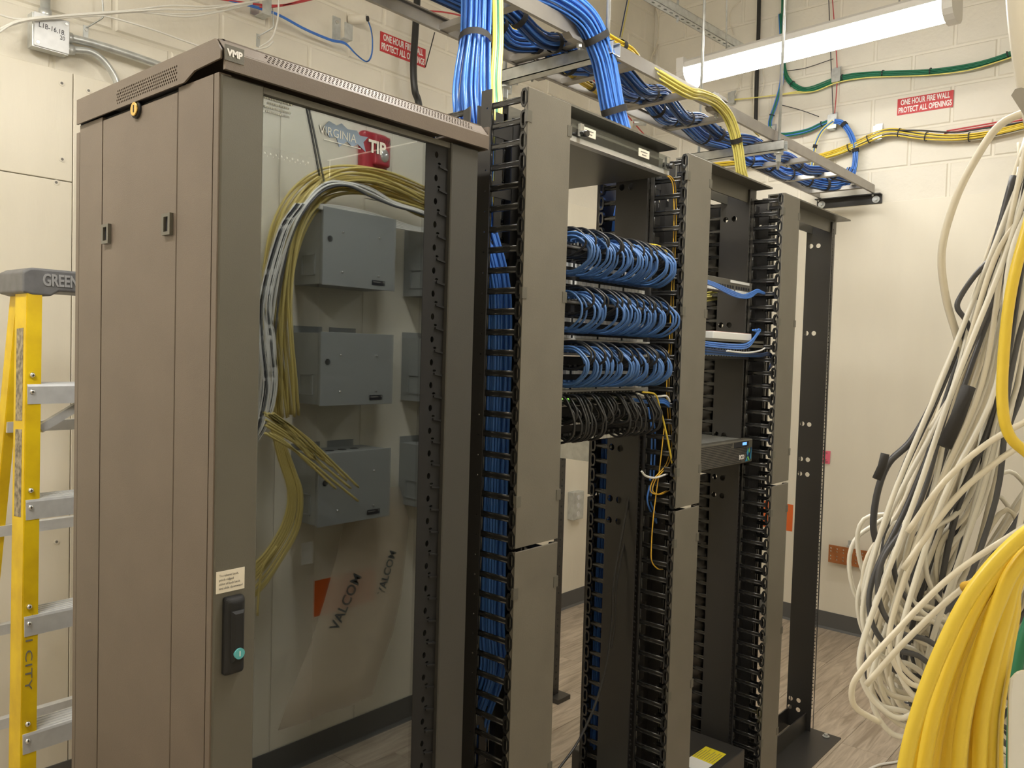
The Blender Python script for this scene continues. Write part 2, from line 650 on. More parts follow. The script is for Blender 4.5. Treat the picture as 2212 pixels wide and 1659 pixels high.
# screws in the left backboard
for (px, py) in ((133, 180), (191, 196), (134, 344), (121, 394), (108, 1128), (122, 1170)):
    p = onY(px, py, YB - 0.016)
    sc_ = MB().cyl((p.x, p.y - 0.002, p.z), (p.x, p.y + 0.002, p.z), 0.009, 12).build('screw', M_mortar, wall_back)
    MB().cyl((p.x, p.y - 0.0028, p.z), (p.x, p.y, p.z), 0.0045, 8).build('screw_head', M_inkgrey, sc_)
struct(MB().prism([(0, 0), (0.014, 0), (0.005, 0.012), (0.005, 0.1), (0, 0.1)], lambda u, v, t: (t, YB - 0.016 - u, v), XL, XR).build('baseboard_back', M_base))
struct(MB().prism([(0, 0), (0.014, 0), (0.005, 0.012), (0.005, 0.1), (0, 0.1)], lambda u, v, t: (XR - 0.010 - u, t, v), YF, YB - 0.016).build('baseboard_right', M_base))
struct(MB().prism([(0, 0), (0.014, 0), (0.005, 0.012), (0.005, 0.1), (0, 0.1)], lambda u, v, t: (t, YF + 0.012 + u, v), XL, XR).build('baseboard_front', M_base))

# ------------------------------------------------------------------ ceiling lamps (wraparound fixtures)


def lamp(x, y0, y1, z, label, dm=M_diff):
    t = thing('strip_light', label, 'ceiling light', (x, (y0 + y1)/2, z), 0, 'wraparound strip lights')
    L = (y1 - y0)/2
    prof = [(-0.085, 0.075), (-0.085, 0.048), (-0.076, 0.048), (-0.076, 0.055), (0.076, 0.055), (0.076, 0.048), (0.085, 0.048), (0.085, 0.075), (0.06, 0.095), (-0.06, 0.095)]
    MB().prism(prof, lambda u, v, s: (u, s, v), -L, L).build('housing', M_lampwhite, t)
    pr = [(-0.076, 0.052)]
    for k in range(9):
        a = math.pi + math.pi*k/8
        pr.append((0.078*math.cos(a), 0.040 + 0.052*math.sin(a)))
    pr.append((0.076, 0.052))
    MB().prism(pr, lambda u, v, s: (u, s, v), -L + 0.01, L - 0.01).build('diffuser', dm, t)
    pc = [(-0.092, 0.1), (-0.092, 0.03)] + [(0.092*math.cos(math.pi + math.pi*k/8), 0.03 + 0.058*math.sin(math.pi + math.pi*k/8)) for k in range(9)] + [(0.092, 0.1)]
    for s in (-1, 1):
        a, b = (-L - 0.028, -L + 0.012) if s < 0 else (L - 0.012, L + 0.028)
        MB().prism(pc, lambda u, v, q: (u, q, v), a, b).build('end_cap', M_lampwhite, t)
    for s in (-0.4, 0.4):
        MB().cyl((0, s, 0.095), (0, s, ZC - z), 0.004, 6).build('suspension_rod', M_galv, t)
    return t


lamp(3.75, 0.905, 2.10, 2.968, 'white wraparound strip light hanging over the far end of the cable ladder').rotation_euler.x = -0.03
lamp(-0.12, 1.15, 2.35, 2.965, 'white wraparound strip light hanging over the aisle beside the stepladder', M_diff2)
lamp(1.55, 0.12, 1.32, 2.965, 'unseen white strip light added over the aisle to brighten the rack fronts', M_diff2)  # out-of-view lamp added to light the rack covers and the mirrored wall

# ------------------------------------------------------------------ glass-door server cabinet
CX0, CX1, CY0, CY1, CZ = 0.64, 1.205, 1.16, 1.672, 1.956
cab = thing('server_cabinet', 'charcoal enclosed server cabinet with tinted glass door beside the black racks', 'server cabinet', (CX0, CY0, 0))


def L_(mb, name, m, parent=None):
    """build a world-coordinate mesh as part of a thing"""
    par = parent
    o = mb.build(name, m)
    o.parent = par
    o.matrix_parent_inverse = Matrix.Identity(4)
    off = Vector((0, 0, 0))
    q = par
    while q is not None:
        off += q.location
        q = q.parent
    o.data.transform(Matrix.Translation(-off))
    return o


# side panel, strips and posts
mb = MB().box(CX0 + 0.006, CX0 + 0.010, CY0 + 0.004, CY1 - 0.004, 0.03, CZ)
L_(mb, 'inner_frame', M_blackmatte, cab)
L_(MB().box(CX0, CX0 + 0.02, 1.149, 1.1625, 0.02, CZ), 'corner_post', M_char, cab)
L_(MB().box(CX0, CX0 + 0.006, 1.1652, 1.2725, 0.03, CZ), 'side_strip', M_char, cab)
sp = L_(MB().cbox(CX0, CX0 + 0.006, 1.2755, 1.5535, 0.04, CZ - 0.006, '-x', 0.001), 'side_panel', M_char, cab)
L_(MB().box(CX0, CX0 + 0.006, 1.5565, 1.656, 0.03, CZ), 'side_strip', M_char, cab)
L_(MB().box(CX0, CX0 + 0.02, 1.6575, CY1, 0.02, CZ - 0.012), 'corner_post', M_char, cab)
L_(MB().box(CX0 + 0.01, CX1, CY1 - 0.006, CY1, 0.02, CZ - 0.005), 'back_panel', M_dark, cab)
L_(MB().box(CX1 - 0.006, CX1, CY0, CY1, 0.02, CZ), 'side_panel', M_char2, cab)
L_(MB().box(CX0 + 0.01, CX1 - 0.006, CY0 + 0.004, CY1, 0.02, 0.06), 'bottom_panel', M_dark, cab)
# lock and two latches on the side panel
p = onX(297, 237, CX0)
lk = L_(MB().cyl((CX0 + 0.002, p.y, p.z), (CX0 - 0.004, p.y, p.z), 0.0155, 16), 'lock', M_blackmatte, cab)
tag(lk, 'round brass-faced key lock')
L_(MB().cyl((CX0 - 0.003, p.y, p.z), (CX0 - 0.007, p.y, p.z), 0.0115, 16), 'key_barrel', M_brass, lk)
L_(MB().box(CX0 - 0.0075, CX0 - 0.0065, p.y - 0.0012, p.y + 0.0012, p.z - 0.006, p.z + 0.006), 'keyhole', M_ink, lk)
for q in ((233, 506), (365, 485)):
    p = onX(*q, CX0)
    lt = L_(MB().box(CX0 - 0.006, CX0 + 0.001, p.y - 0.014, p.y + 0.014, p.z - 0.0175, p.z - 0.012).box(CX0 - 0.006, CX0 + 0.001, p.y - 0.014, p.y + 0.014, p.z + 0.012, p.z + 0.0175)
            .box(CX0 - 0.006, CX0 + 0.001, p.y - 0.014, p.y - 0.007, p.z - 0.012, p.z + 0.012).box(CX0 - 0.006, CX0 + 0.001, p.y + 0.007, p.y + 0.014, p.z - 0.012, p.z + 0.012), 'slide_latch', M_char2, cab)
    L_(MB().box(CX0 - 0.002, CX0 - 0.0002, p.y - 0.007, p.y + 0.007, p.z - 0.012, p.z + 0.012), 'latch_button', M_ink, lt)
# top cap: hollow shell with perforated skirts
TX0, TX1, TY0, TY1 = 0.634, 1.222, 1.131, 1.657
top = L_(MB().box(TX0 + 0.012, TX1 - 0.012, TY0 + 0.02, CY1 - 0.002, 2.003, 2.007), 'top_cap', M_char, cab)
L_(MB().prism([(0, 0), (0, 0.026), (0.004, 0.030), (0.006, 0.030), (0.006, 0)], lambda u, v, t: (t, TY0 + u, 1.957 + v), TX0 + 0.006, TX1 - 0.006), 'front_skirt', M_char, top)
L_(MB().prism([(0.0045, 0.029), (0.0225, 0.0485), (0.026, 0.0485), (0.026, 0.046), (0.0075, 0.027)], lambda u, v, t: (t, TY0 + u, 1.957 + v), TX0 + 0.01, TX1 - 0.01), 'vent_backing', M_ink, top)
# slanted perforated strip
hl = []
x = 0.715
k = 0
while x < TX1 - 0.05:
    for j in range(4):
        hl.append((x + (0.0038 if j % 2 else 0), 0.0045 + j*0.0056, 0.0024, 0.0024))
    x += 0.0076
ang = math.atan2(0.0195, 0.018)
ux, uz = math.cos(ang), math.sin(ang)
Mv = Matrix(((1, 0, 0, 0), (0, ux, -uz, TY0 + 0.003), (0, uz, ux, 1.957 + 0.0285), (0, 0, 0, 1)))
vm = plate('front_vent', [(TX0 + 0.006, 0), (TX1 - 0.006, 0), (TX1 - 0.006, 0.0275), (TX0 + 0.006, 0.0275)], hl, 0.0012, M_char, Mv)
o = obj('front_vent', vm, top)
o.data.transform(Matrix.Translation(-Vector((CX0, CY0, 0))))
# side skirts
hl = [(1.268 + i*0.0066 + (0.0033 if j % 2 else 0), 1.966 + j*0.0052 - (0) , 0.0021, 0.0021) for i in range(33) for j in range(5)]
outer = [(TY0 + 0.004, 1.972), (1.212, 1.969), (1.232, 1.9615), (1.244, 1.957), (TY1, 1.957), (TY1, 2.003), (TY0 + 0.02, 2.004), (TY0 + 0.004, 1.986)]
vm = plate('side_skirt', outer, hl, 0.003, M_char, YZ((TX0 + 0.0015, 0, 0)))
o = obj('side_skirt', vm, top)
o.data.transform(Matrix.Translation(-Vector((CX0, CY0, 0))))
L_(MB().box(TX0 + 0.0035, TX0 + 0.012, 1.26, 1.50, 1.958, 1.992), 'vent_backing', M_ink, top)
L_(MB().prism([(0, 0), (0.012, 0.0045), (0.016, 0.0045), (0.016, 0), (0.003, -0.003)], lambda u, v, t: (TX0 + u, t, 2.0025 + v), TY0 + 0.02, TY1), 'edge_fold', M_char, top)
L_(MB().box(TX1 - 0.004, TX1, TY0 + 0.004, TY1, 1.957, 2.003), 'side_skirt', M_char, top)
hl = [(0.76 + i*0.0073, 1.983 + (0.006 if i % 2 else 0.0), 0.0022 if i % 2 == 0 else 0.0032, 0.0022 if i % 2 == 0 else 0.0032) for i in range(56)]
vm = plate('rear_skirt', [(CX0 + 0.006, 1.945), (TX1, 1.945), (TX1, 2.0045), (CX0 + 0.006, 2.0045)], hl, 0.003, M_dark, XZ((0, CY1 - 0.0045, 0)))
o = obj('rear_skirt', vm, top)
o.data.transform(Matrix.Translation(-Vector((CX0, CY0, 0))))
# maker's badge
p = onY(507, 118, TY0 - 0.001)
bd = L_(MB().box(p.x - 0.0155, p.x + 0.0155, TY0 - 0.0012, TY0 + 0.001, p.z - 0.0115, p.z + 0.0115), 'badge', M_char2, top)
tm = text_mesh('VMP', 0.0135, M_signwhite, facing((p.x, TY0 - 0.0016, p.z), (1, 0, 0), (0, 0, 1)), bold=0.0006, xs=0.95)
o = obj('lettering', tm, bd)
o.data.transform(Matrix.Translation(-Vector((CX0, CY0, 0))))
M_doordark = mat('dim_reflection_door_coat', (0.062, 0.060, 0.055), 0.4, bump=0.08, bump_scale=500)  # door coat painted darker to imitate the weaker reflection on the right stile
# door
DY = 1.150
door = L_(MB().cbox(0.6425, 0.7150, DY - 0.004, 1.168, 0.03, CZ - 0.002, '-y', 0.0025), 'door', M_char2, cab)
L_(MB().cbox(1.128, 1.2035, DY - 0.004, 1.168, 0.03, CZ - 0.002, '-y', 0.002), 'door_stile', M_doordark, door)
L_(MB().box(0.7150, 1.128, DY + 0.001, 1.166, 0.03, 0.11), 'door_bottom_rail', M_char2, door)
L_(MB().box(0.7150, 1.128, DY + 0.001, 1.166, CZ - 0.012, CZ - 0.002), 'door_top_rail', M_char2, door)
gl = L_(MB().box(0.7145, 1.072, GLASS_Y - 0.0005, GLASS_Y + 0.0035, 0.1095, CZ - 0.0115), 'glass_pane', M_glass, door)
tag(gl, 'tinted reflective glass pane')
# black vented strip between glass and stile
hl = []
zz = CZ - 0.03
while zz > 0.15:
    hl.append((1.098, zz, 0.0045, 0.0065))
    hl.append((1.106, zz - 0.016, 0.0045, 0.0025))
    zz -= 0.0445
vs_ = plate('vent_strip', [(1.070, 0.11), (1.129, 0.11), (1.129, CZ - 0.012), (1.070, CZ - 0.012)], hl, 0.002, M_blackmatte, XZ((0, 1.158, 0)))
vstrip = obj('vent_strip', vs_, door)
vstrip.data.transform(Matrix.Translation(-Vector((CX0, CY0, 0))))
zz = CZ - 0.05
while zz > 0.15:
    L_(MB().prism([(1.104, 0.0), (1.126, -0.004), (1.126, -0.0075), (1.104, -0.0035)], lambda u, v, t: (u, t, zz + v), 1.1535, 1.158), 'scoop', M_blackmatte, vstrip)
    zz -= 0.0445
# swing handle with teal key disc
hd = L_(MB().cbox(0.657, 0.690, DY - 0.020, DY, 1.036, 1.158, '-y', 0.006), 'handle', M_blackmatte, door)
bevel(hd, 0.004, 3)
L_(MB().cbox(0.663, 0.684, DY - 0.026, DY - 0.016, 1.058, 1.138, '-y', 0.004), 'handle_lever', M_blackmatte, hd)
L_(MB().cyl((0.6735, DY - 0.024, 1.072), (0.6735, DY - 0.0285, 1.072), 0.0085, 18), 'key_disc', M_teal, hd)
L_(MB().box(0.6728, 0.6742, DY - 0.0292, DY - 0.028, 1.068, 1.076), 'key_slot', M_white, hd)
# label above the handle
a, b, c = onY(464, 1243, DY - 0.0045), onY(523, 1227, DY - 0.0045), onY(523, 1258, DY - 0.0045)
lb = L_(MB().box(0.6455, 0.6935, DY - 0.0052, DY - 0.0038, 1.1655, 1.1995), 'instruction_label', M_cream, door)
for i, s in enumerate(('To release latch,', 'pinch ridged', 'sides of lock latch', 'and slide downward')):
    tm = text_mesh(s, 0.0052, M_inkgrey, facing((0.650, DY - 0.0056, 1.1925 - i*0.0066), (1, 0, 0), (0, 0, 1)), xs=0.95, align='LEFT', ext=0.0001)
    o = obj('lettering', tm, lb)
    o.data.transform(Matrix.Translation(-Vector((CX0, CY0, 0))))
# printing on the glass
GY = GLASS_Y - 0.0012


def glass_part(name, me, parent=gl):
    o = obj(name, me, parent)
    o.data.transform(Matrix.Translation(-Vector((CX0, CY0, 0))))
    return o


pr = [(0.835, 1.920), (0.846, 1.932), (0.862, 1.928), (0.872, 1.934), (0.885, 1.927), (0.905, 1.929), (0.912, 1.922), (0.930, 1.923), (0.920, 1.912), (0.926, 1.896), (0.908, 1.906), (0.896, 1.899), (0.884, 1.906), (0.868, 1.893), (0.862, 1.908), (0.848, 1.905)]
M_burst = mat('pale_blue_print', (0.22, 0.30, 0.42), 0.5)
glass_part('printed_burst', plate('printed_burst', [(u, v) for u, v in pr], [], 0.0002, M_burst, XZ((0, GY, 0))))
M_print = mat('pale_grey_print', (0.62, 0.64, 0.60), 0.5)
glass_part('lettering', text_mesh('VIRGINIA', 0.0205, M_print, facing((0.865, GY - 0.0006, 1.9135), (1, 0, -0.01), (0, 0, 1)), xs=0.92, ext=0.0001, bold=-0.0001))
glass_part('lettering', text_mesh('TIP', 0.030, M_print, facing((0.951, GY - 0.0006, 1.908), (1, 0, 0), (0, 0, 1)), xs=0.95, ext=0.0001, bold=0.001))
glass_part('underline', MB().box(0.836, 0.914, GY - 0.0006, GY - 0.0003, 1.8985, 1.8999).mesh('underline', M_print))
M_print2 = mat('faint_grey_print', (0.45, 0.46, 0.43), 0.5)
mb = MB()
for i, (s0, s1) in enumerate(((0.720, 0.772), (0.7205, 0.7735), (0.727, 0.767), (0.721, 0.771), (0.725, 0.768))):
    x = s0
    while x < s1:
        w = rnd.uniform(0.0012, 0.0032)
        mb.box(x, min(s1, x + w), GY - 0.0004, GY - 0.0001, 1.9455 - i*0.0068, 1.9455 - i*0.0068 + 0.0030)
        x += w + 0.0007
glass_part('address_lines', mb.mesh('address_lines', M_print2))

# ------------------------------------------------------------------ vertical cable managers
YC = 1.11
MAN = [(1.312, 1.460), (1.991, 2.126), (2.635, 2.772)]
ZT, ZSPLIT, ZB = 2.103, 1.128, 0.085
# one finger: bar with an open octagonal link at its tip, extending along -Y
fb = MB()
for zz_ in (0.0032, -0.0058):
    fb.tube([(0, 0, zz_), (0, -0.089, zz_)], 0.0027, 6)
fb.box(-0.0018, 0.0018, -0.089, 0.0, -0.0058, 0.0032)
fb.tube([(0, -0.003, -0.0445), (0, -0.003, 0.0)], 0.0022, 5)
octo = [(-0.086, 0.010), (-0.090, 0.0185), (-0.0985, 0.0195), (-0.104, 0.010), (-0.104, -0.010), (-0.0985, -0.0195), (-0.090, -0.0185), (-0.086, -0.010)]
cy_, cz_ = -0.095, 0.0
vs, fs = [], []
for sx in (-0.006, 0.006):
    for sc in (1.0, 0.60):
        for (y_, z_) in octo:
            vs.append((sx, cy_ + (y_ - cy_)*(1.0 if sc == 1.0 else 0.52), z_*(1.0 if sc == 1.0 else 0.72)))
for k in range(8):
    k2 = (k + 1) % 8
    fs += [(k, k2, 8 + k2, 8 + k), (16 + k2, 16 + k, 24 + k, 24 + k2), (k2, k, 16 + k, 16 + k2), (8 + k, 8 + k2, 24 + k2, 24 + k)]
fb.add(vs, fs)
finger_me = fb.mesh('finger', M_plas)
mlab = ['black vertical cable manager with grey covers between the glass-door cabinet and the first rack',
        'black vertical cable manager with grey covers between the first and second racks',
        'black vertical cable manager with grey covers between the second and third racks']
NF = 45
mid_me = None
managers = []
for k, (x0, x1) in enumerate(MAN):
    t = thing('vertical_cable_manager', mlab[k], 'cable manager', (x0, 1.215, 0), 0, 'vertical cable managers in the rack row')
    w = x1 - x0
    managers.append(t)
    # side channels
    hol = [(0.012 + 0.0, z_, 0.0022, 0.0022) for z_ in [0.12 + 0.0445*i for i in range(NF)]]
    hol += [(0.045, z_, 0.006, 0.016) for z_ in [0.2 + 0.178*i for i in range(11)]]
    for s in (0, 1):
        me = plate('side_channel', [(0, 0.004), (0.085, 0.004), (0.085, 2.085), (0.064, 2.092), (0.064, 1.99), (0.030, 1.99), (0.030, 2.118), (0, 2.118)], hol, 0.003, M_black, YZ((0.0015 if s == 0 else w - 0.0015, 0, 0)))
        obj('side_channel', me, t)
    # middle web with pass-through windows
    mb = MB()
    mb.box(0.002, 0.030, 0.040, 0.044, 0.01, 2.09).box(w - 0.030, w - 0.002, 0.040, 0.044, 0.01, 2.09)
    z_ = 0.01
    while z_ < 2.08:
        mb.box(0.028, w - 0.028, 0.040, 0.044, z_, z_ + 0.035)
        z_ += 0.135
    mb.box(w*0.5 - 0.012, w*0.5 + 0.012, 0.041, 0.043, 0.01, 2.09)
    mb.build('web', M_black, t)
    for i in range(NF):
        zf = 2.083 - 0.0445*i
        if zf < 0.09:
            continue
        for s in (0, 1):
            xx = 0.005 if s == 0 else w - 0.005
            f = obj('finger', finger_me, t, (xx, 0.002, zf))
            f2 = obj('finger', finger_me, t, (xx, 0.083, zf), (0, 0, math.pi))
    # covers
    yc = YC - 1.215
    for nm, za, zb in (('upper_cover', ZSPLIT + 0.004, ZT), ('lower_cover', ZB, ZSPLIT - 0.004)):
        c = MB().cbox(0, w, yc, yc + 0.003, za, zb, '-y', 0.001).box(0, 0.002, yc + 0.002, yc + 0.010, za, zb).box(w - 0.002, w, yc + 0.002, yc + 0.010, za, zb).build(nm, M_cover, t)
        for zz in ((zb - 0.06, za + (zb - za)*0.56, za + 0.10) if nm[0] == 'u' else (zb - 0.09, za + (zb - za)*0.5, za + 0.16)):
            for s in (0, 1):
                xa = -0.0035 if s == 0 else w - 0.012
                MB().box(xa, xa + 0.0155, yc - 0.0012, yc + 0.0055, zz - 0.012, zz + 0.012).build('latch', M_char2, c)
        MB().box(0, w, 0.085 + 0.105, 0.085 + 0.108, za, zb).box(0, 0.002, 0.085 + 0.098, 0.085 + 0.106, za, zb).box(w - 0.002, w, 0.085 + 0.098, 0.085 + 0.106, za, zb).build('rear_cover', M_black, t)
    MB().box(0.0, w, 0.0, 0.09, 0.0, 0.012).build('foot', M_black, t)

# ------------------------------------------------------------------ two-post racks
RACK = [(1.465, 1.987), (2.131, 2.631), (2.777, 3.405)]
rlab = ['black two-post rack packed with blue patch cords next to the glass-door cabinet',
        'black two-post rack holding the two-unit server with blue display',
        'empty black two-post rack at the end of the row nearest the bus bar wall']
PY0, PY1 = 1.212, 1.316
hz = [onX(*q, 3.371) for q in ((1752, 532), (1768, 531), (1742, 720), (1758, 720), (1733, 915), (1748, 917), (1730, 991), (1745, 993), (1728, 1023), (1744, 1025), (1708, 1508), (1725, 1513), (1706, 1526), (1724, 1533))]
webholes = [(p.y - PY0, p.z, 0.0098, 0.0098) for p in hz]
fl_holes = []
for i in range(45):
    for d in (0.0, 0.0159, 0.0318):
        fl_holes.append((0.012, 0.10 + i*0.04445 + d, 0.0024, 0.0024))
web_me = plate('post_web', [(0, 0.004), (PY1 - PY0, 0.004), (PY1 - PY0, 2.118), (0, 2.118)], webholes, 0.003, M_black, YZ((0, 0, 0)))
fl_me = plate('post_flange', [(0, 0.004), (0.034, 0.004), (0.034, 2.118), (0, 2.118)], fl_holes, 0.003, M_black, XZ((0, 0, 0)))
for k, (x0, x1) in enumerate(RACK):
    t = thing('two_post_rack', rlab[k], 'equipment rack', (x0, PY0, 0), 0, 'two-post racks in the row')
    w = x1 - x0
    for s in (0, 1):
        wx = 0.034 if s == 0 else w - 0.034
        post = obj('post', web_me, t, (wx, 0, 0))
        for yy in (0.0015, PY1 - PY0 - 0.0015):
            if s == 0:
                obj('flange', fl_me, post, (0, yy, 0), (0, 0, math.pi))
            else:
                obj('flange', fl_me, post, (0, yy, 0))
    ex = 0.03
    prof = [(0, 0), (0.062, 0), (0.062, -0.055), (0.057, -0.055), (0.057, -0.005), (0, -0.005)]
    MB().prism(prof, lambda u, v, q: (q, -0.050 + u, 2.130 + v), -0.01, w + ex).build('top_angle', M_char2, t)
    MB().prism([(-u, v) for u, v in prof], lambda u, v, q: (q, PY1 - PY0 + 0.038 + u, 2.130 + v), -0.01, w + ex).build('top_angle', M_char2, t)
    bp = [(0, 0), (0.138, 0), (0.138, 0.078), (0.133, 0.078), (0.133, 0.005), (0, 0.005)]
    MB().prism(bp, lambda u, v, q: (q, 1.097 - PY0 + u, v), 0.0, w).build('base_angle', M_black, t)
    MB().prism([(-u, v) for u, v in bp], lambda u, v, q: (q, PY1 - PY0 + 0.128 + u, v), 0.0, w).build('base_angle', M_black, t)
    for bx in (0.03, w - 0.035):
        MB().cyl((bx, 1.147 - PY0, 0.005), (bx, 1.147 - PY0, 0.009), 0.014, 14).cyl((bx, 1.147 - PY0, 0.009), (bx, 1.147 - PY0, 0.017), 0.008, 6, smooth=False).build('anchor_bolt', M_galv, t)
    for s in (0, 1):
        wx = 0.03 if s == 0 else w - 0.03
        for zz in (0.03, 0.055):
            MB().cyl((w - 0.012 if s else 0.012, 0.012, zz), (w - 0.012 if s else 0.012, 0.026, zz), 0.006, 6, smooth=False).build('bolt', M_black, t)

# ------------------------------------------------------------------ overhead cable ladder
TZ = 2.487
TYF, TYB = 1.480, 1.785
tray = thing('cable_ladder', 'grey steel overhead cable ladder running above the racks to the end wall', 'cable tray', (3.0, 1.63, TZ))


def T_(mb, name, m, parent):
    return L_(mb, name, m, parent)


pr = [(0, 0), (0.012, 0), (0.012, 0.004), (0.004, 0.004), (0.004, 0.041), (0.012, 0.041), (0.012, 0.045), (0, 0.045)]
T_(MB().prism(pr, lambda u, v, t: (t, TYF + u, TZ + v), 0.55, 4.735), 'side_rail', M_greymetal, tray)
T_(MB().prism([(-u, v) for u, v in pr], lambda u, v, t: (t, TYB + u, TZ + v), 0.55, 4.735), 'side_rail', M_greymetal, tray)
for xr in (0.8, 1.1, 1.40, 1.70, 2.02, 2.29, 2.66, 3.0, 3.47, 3.84, 4.21, 4.58):
    T_(MB().prism([(-0.016, 0), (0.016, 0), (0.011, 0.022), (0.008, 0.022), (0.011, 0.004), (-0.011, 0.004), (-0.008, 0.022), (-0.011, 0.022)], lambda u, v, t: (xr + u, t, TZ + 0.003 + v), TYF + 0.004, TYB - 0.004), 'rung', M_greymetal, tray)
# splice clamps with bolts
for (xs, yy) in ((2.86, TYF + 0.004), (2.12, TYB - 0.004), (1.98, TYF + 0.004)):
    c = T_(MB().prism([(-0.07, 0), (0.07, 0), (0.05, 0.012), (-0.05, 0.012)], lambda u, v, t: (xs + u, t, TZ + 0.046 + v), yy - 0.014, yy + 0.014).prism([(-0.07, 0), (0.07, 0), (0.05, -0.012), (-0.05, -0.012)], lambda u, v, t: (xs + u, t, TZ - 0.001 + v), yy - 0.014, yy + 0.014), 'splice_clamp', M_greymetal, tray)
    T_(MB().cyl((xs, yy, TZ - 0.03), (xs, yy, TZ + 0.066), 0.004, 6).cyl((xs, yy, TZ - 0.024), (xs, yy, TZ - 0.013), 0.009, 6, smooth=False).cyl((xs, yy, TZ + 0.058), (xs, yy, TZ + 0.066), 0.008, 6, smooth=False), 'bolt', M_galv, c)
# end angle on the right wall
wb = thing('wall_angle', 'black steel angle bracket bolted to the block wall under the cable ladder end', 'bracket', (4.76, 1.625, 2.455))
L_(MB().prism([(0, 0), (0, 0.052), (-0.042, 0.052), (-0.042, 0.047), (-0.006, 0.047), (-0.006, 0)], lambda u, v, t: (4.76 + u, t, 2.432 + v), 1.445, 1.805), 'angle', M_black, wb)
for yy in (1.475, 1.775):
    L_(MB().cyl((4.757, yy, 2.455), (4.747, yy, 2.455), 0.020, 16).cyl((4.747, yy, 2.455), (4.735, yy, 2.455), 0.010, 6, smooth=False), 'washer_bolt', M_galv, wb)
    L_(MB().cyl((4.728, yy + 0.012, 2.47), (4.728, yy + 0.012, 2.535), 0.005, 6), 'clamp_bolt', M_galv, wb)


def strut(name, a, b, label, w=0.041, h=0.041, group=None, holes=True):
    """slotted channel between two points (horizontal), opening up"""
    a, b = Vector(a), Vector(b)
    d = (b - a)
    L = d.length
    ang = math.atan2(d.y, d.x)
    t = thing(name, label, 'strut channel', tuple(a), ang, group)
    hl = []
    if holes:
        s = 0.03
        while s < L - 0.02:
            hl.append((s, 0, 0.012, 0.0065))
            s += 0.05
    me = plate('web', [(0, -w/2), (L, -w/2), (L, w/2), (0, w/2)], hl, 0.0025, M_galv, Matrix.Identity(4))
    obj('web', me, t, (0, 0, 0.00125))
    for s in (-1, 1):
        MB().box(0, L, s*w/2, s*(w/2 - 0.0025), 0, h).box(0, L, s*(w/2 - 0.009), s*w/2, h - 0.0025, h).build('flange', M_galv, t)
    return t


sg = 'slotted steel struts hung under the cable ladder'
strut('strut_channel', (2.055, 1.885, TZ - 0.043), (2.055, 1.40, TZ - 0.043), 'galvanised strut under the cable ladder beside the thick blue bundle drop', group=sg, holes=False)
strut('strut_channel', (3.40, 1.90, TZ - 0.043), (3.40, 1.435, TZ - 0.043), 'galvanised strut under the cable ladder below the strip light', group=sg, holes=False)
a, b = onZ(1335, -14, 3.2), onZ(1568, 92, 3.2)
strut('strut_channel', (a.x - 0.3, 2.10, 3.2), (4.25, 2.02, 3.2), 'perforated galvanised strut channel hanging above the cable ladder', group='strut under the ceiling', holes=True)
rg = 'threaded rods hanging the cable ladder'
for (x, y, lab) in ((2.055, 1.845, 'threaded hanger rod at the wall end of the strut beside the thick blue drop'), (2.055, 1.435, 'threaded hanger rod at the aisle end of the strut beside the thick blue drop'),
                    (3.40, 1.845, 'threaded hanger rod at the wall end of the strut below the strip light'), (3.40, 1.465, 'threaded hanger rod at the aisle end of the strut below the strip light'),
                    (3.55, 2.07, 'thin hanger rod holding the perforated overhead strut')):
    z0 = TZ - 0.12 if y < 1.9 else 3.18
    t = thing('hanger_rod', lab, 'threaded rod', (x, y, z0), 0, rg)
    MB().cyl((0, 0, 0), (0, 0, ZC - z0), 0.0065, 8).build('rod', M_galv, t)
    if y < 1.9:
        MB().cyl((0, 0, 0.030), (0, 0, 0.062), 0.012, 6, smooth=False).cyl((0, 0, 0.062), (0, 0, 0.072), 0.020, 12).build('nut', M_galv, t)

# ------------------------------------------------------------------ cable bundles on and off the ladder
B = M_blue
CABR = 0.0034
rb = random.Random(3)


def bl(n, extra=()):
    return [rb.choice([M_blue, M_blue, M_blue, M_bluedark]) for _ in range(n)] + list(extra)


zt = TZ + 0.030
pA = [(0.6, 1.66, zt + 0.02), (1.2, 1.66, zt + 0.01), (1.72, 1.655, zt + 0.012), (1.88, 1.675, zt - 0.018), (2.02, 1.66, zt + 0.008), (2.16, 1.66, zt - 0.015), (2.31, 1.655, zt + 0.01), (2.48, 1.66, zt - 0.018), (2.67, 1.68, zt + 0.01), (2.84, 1.70, zt - 0.016), (3.0, 1.71, zt + 0.01), (3.2, 1.72, zt - 0.015), (3.47, 1.735, zt + 0.01), (3.66, 1.745, zt - 0.02), (3.84, 1.74, zt + 0.01), (4.05, 1.735, zt - 0.012), (4.22, 1.73, zt + 0.008), (4.40, 1.71, zt + 0.0), (4.53, 1.66, zt + 0.0), (4.60, 1.60, zt + 0.02), (4.64, 1.58, zt + 0.09)]
bundle('cable_bundle', pA, 0.031, CABR, bl(26), 'thick blue cable bundle lying along the wall side of the cable ladder', straps=(0.12, 0.19, 0.25, 0.31, 0.37, 0.43, 0.47, 0.55, 0.61, 0.66, 0.72, 0.78, 0.84, 0.89), sub=5, wob=0.3, seed=2)
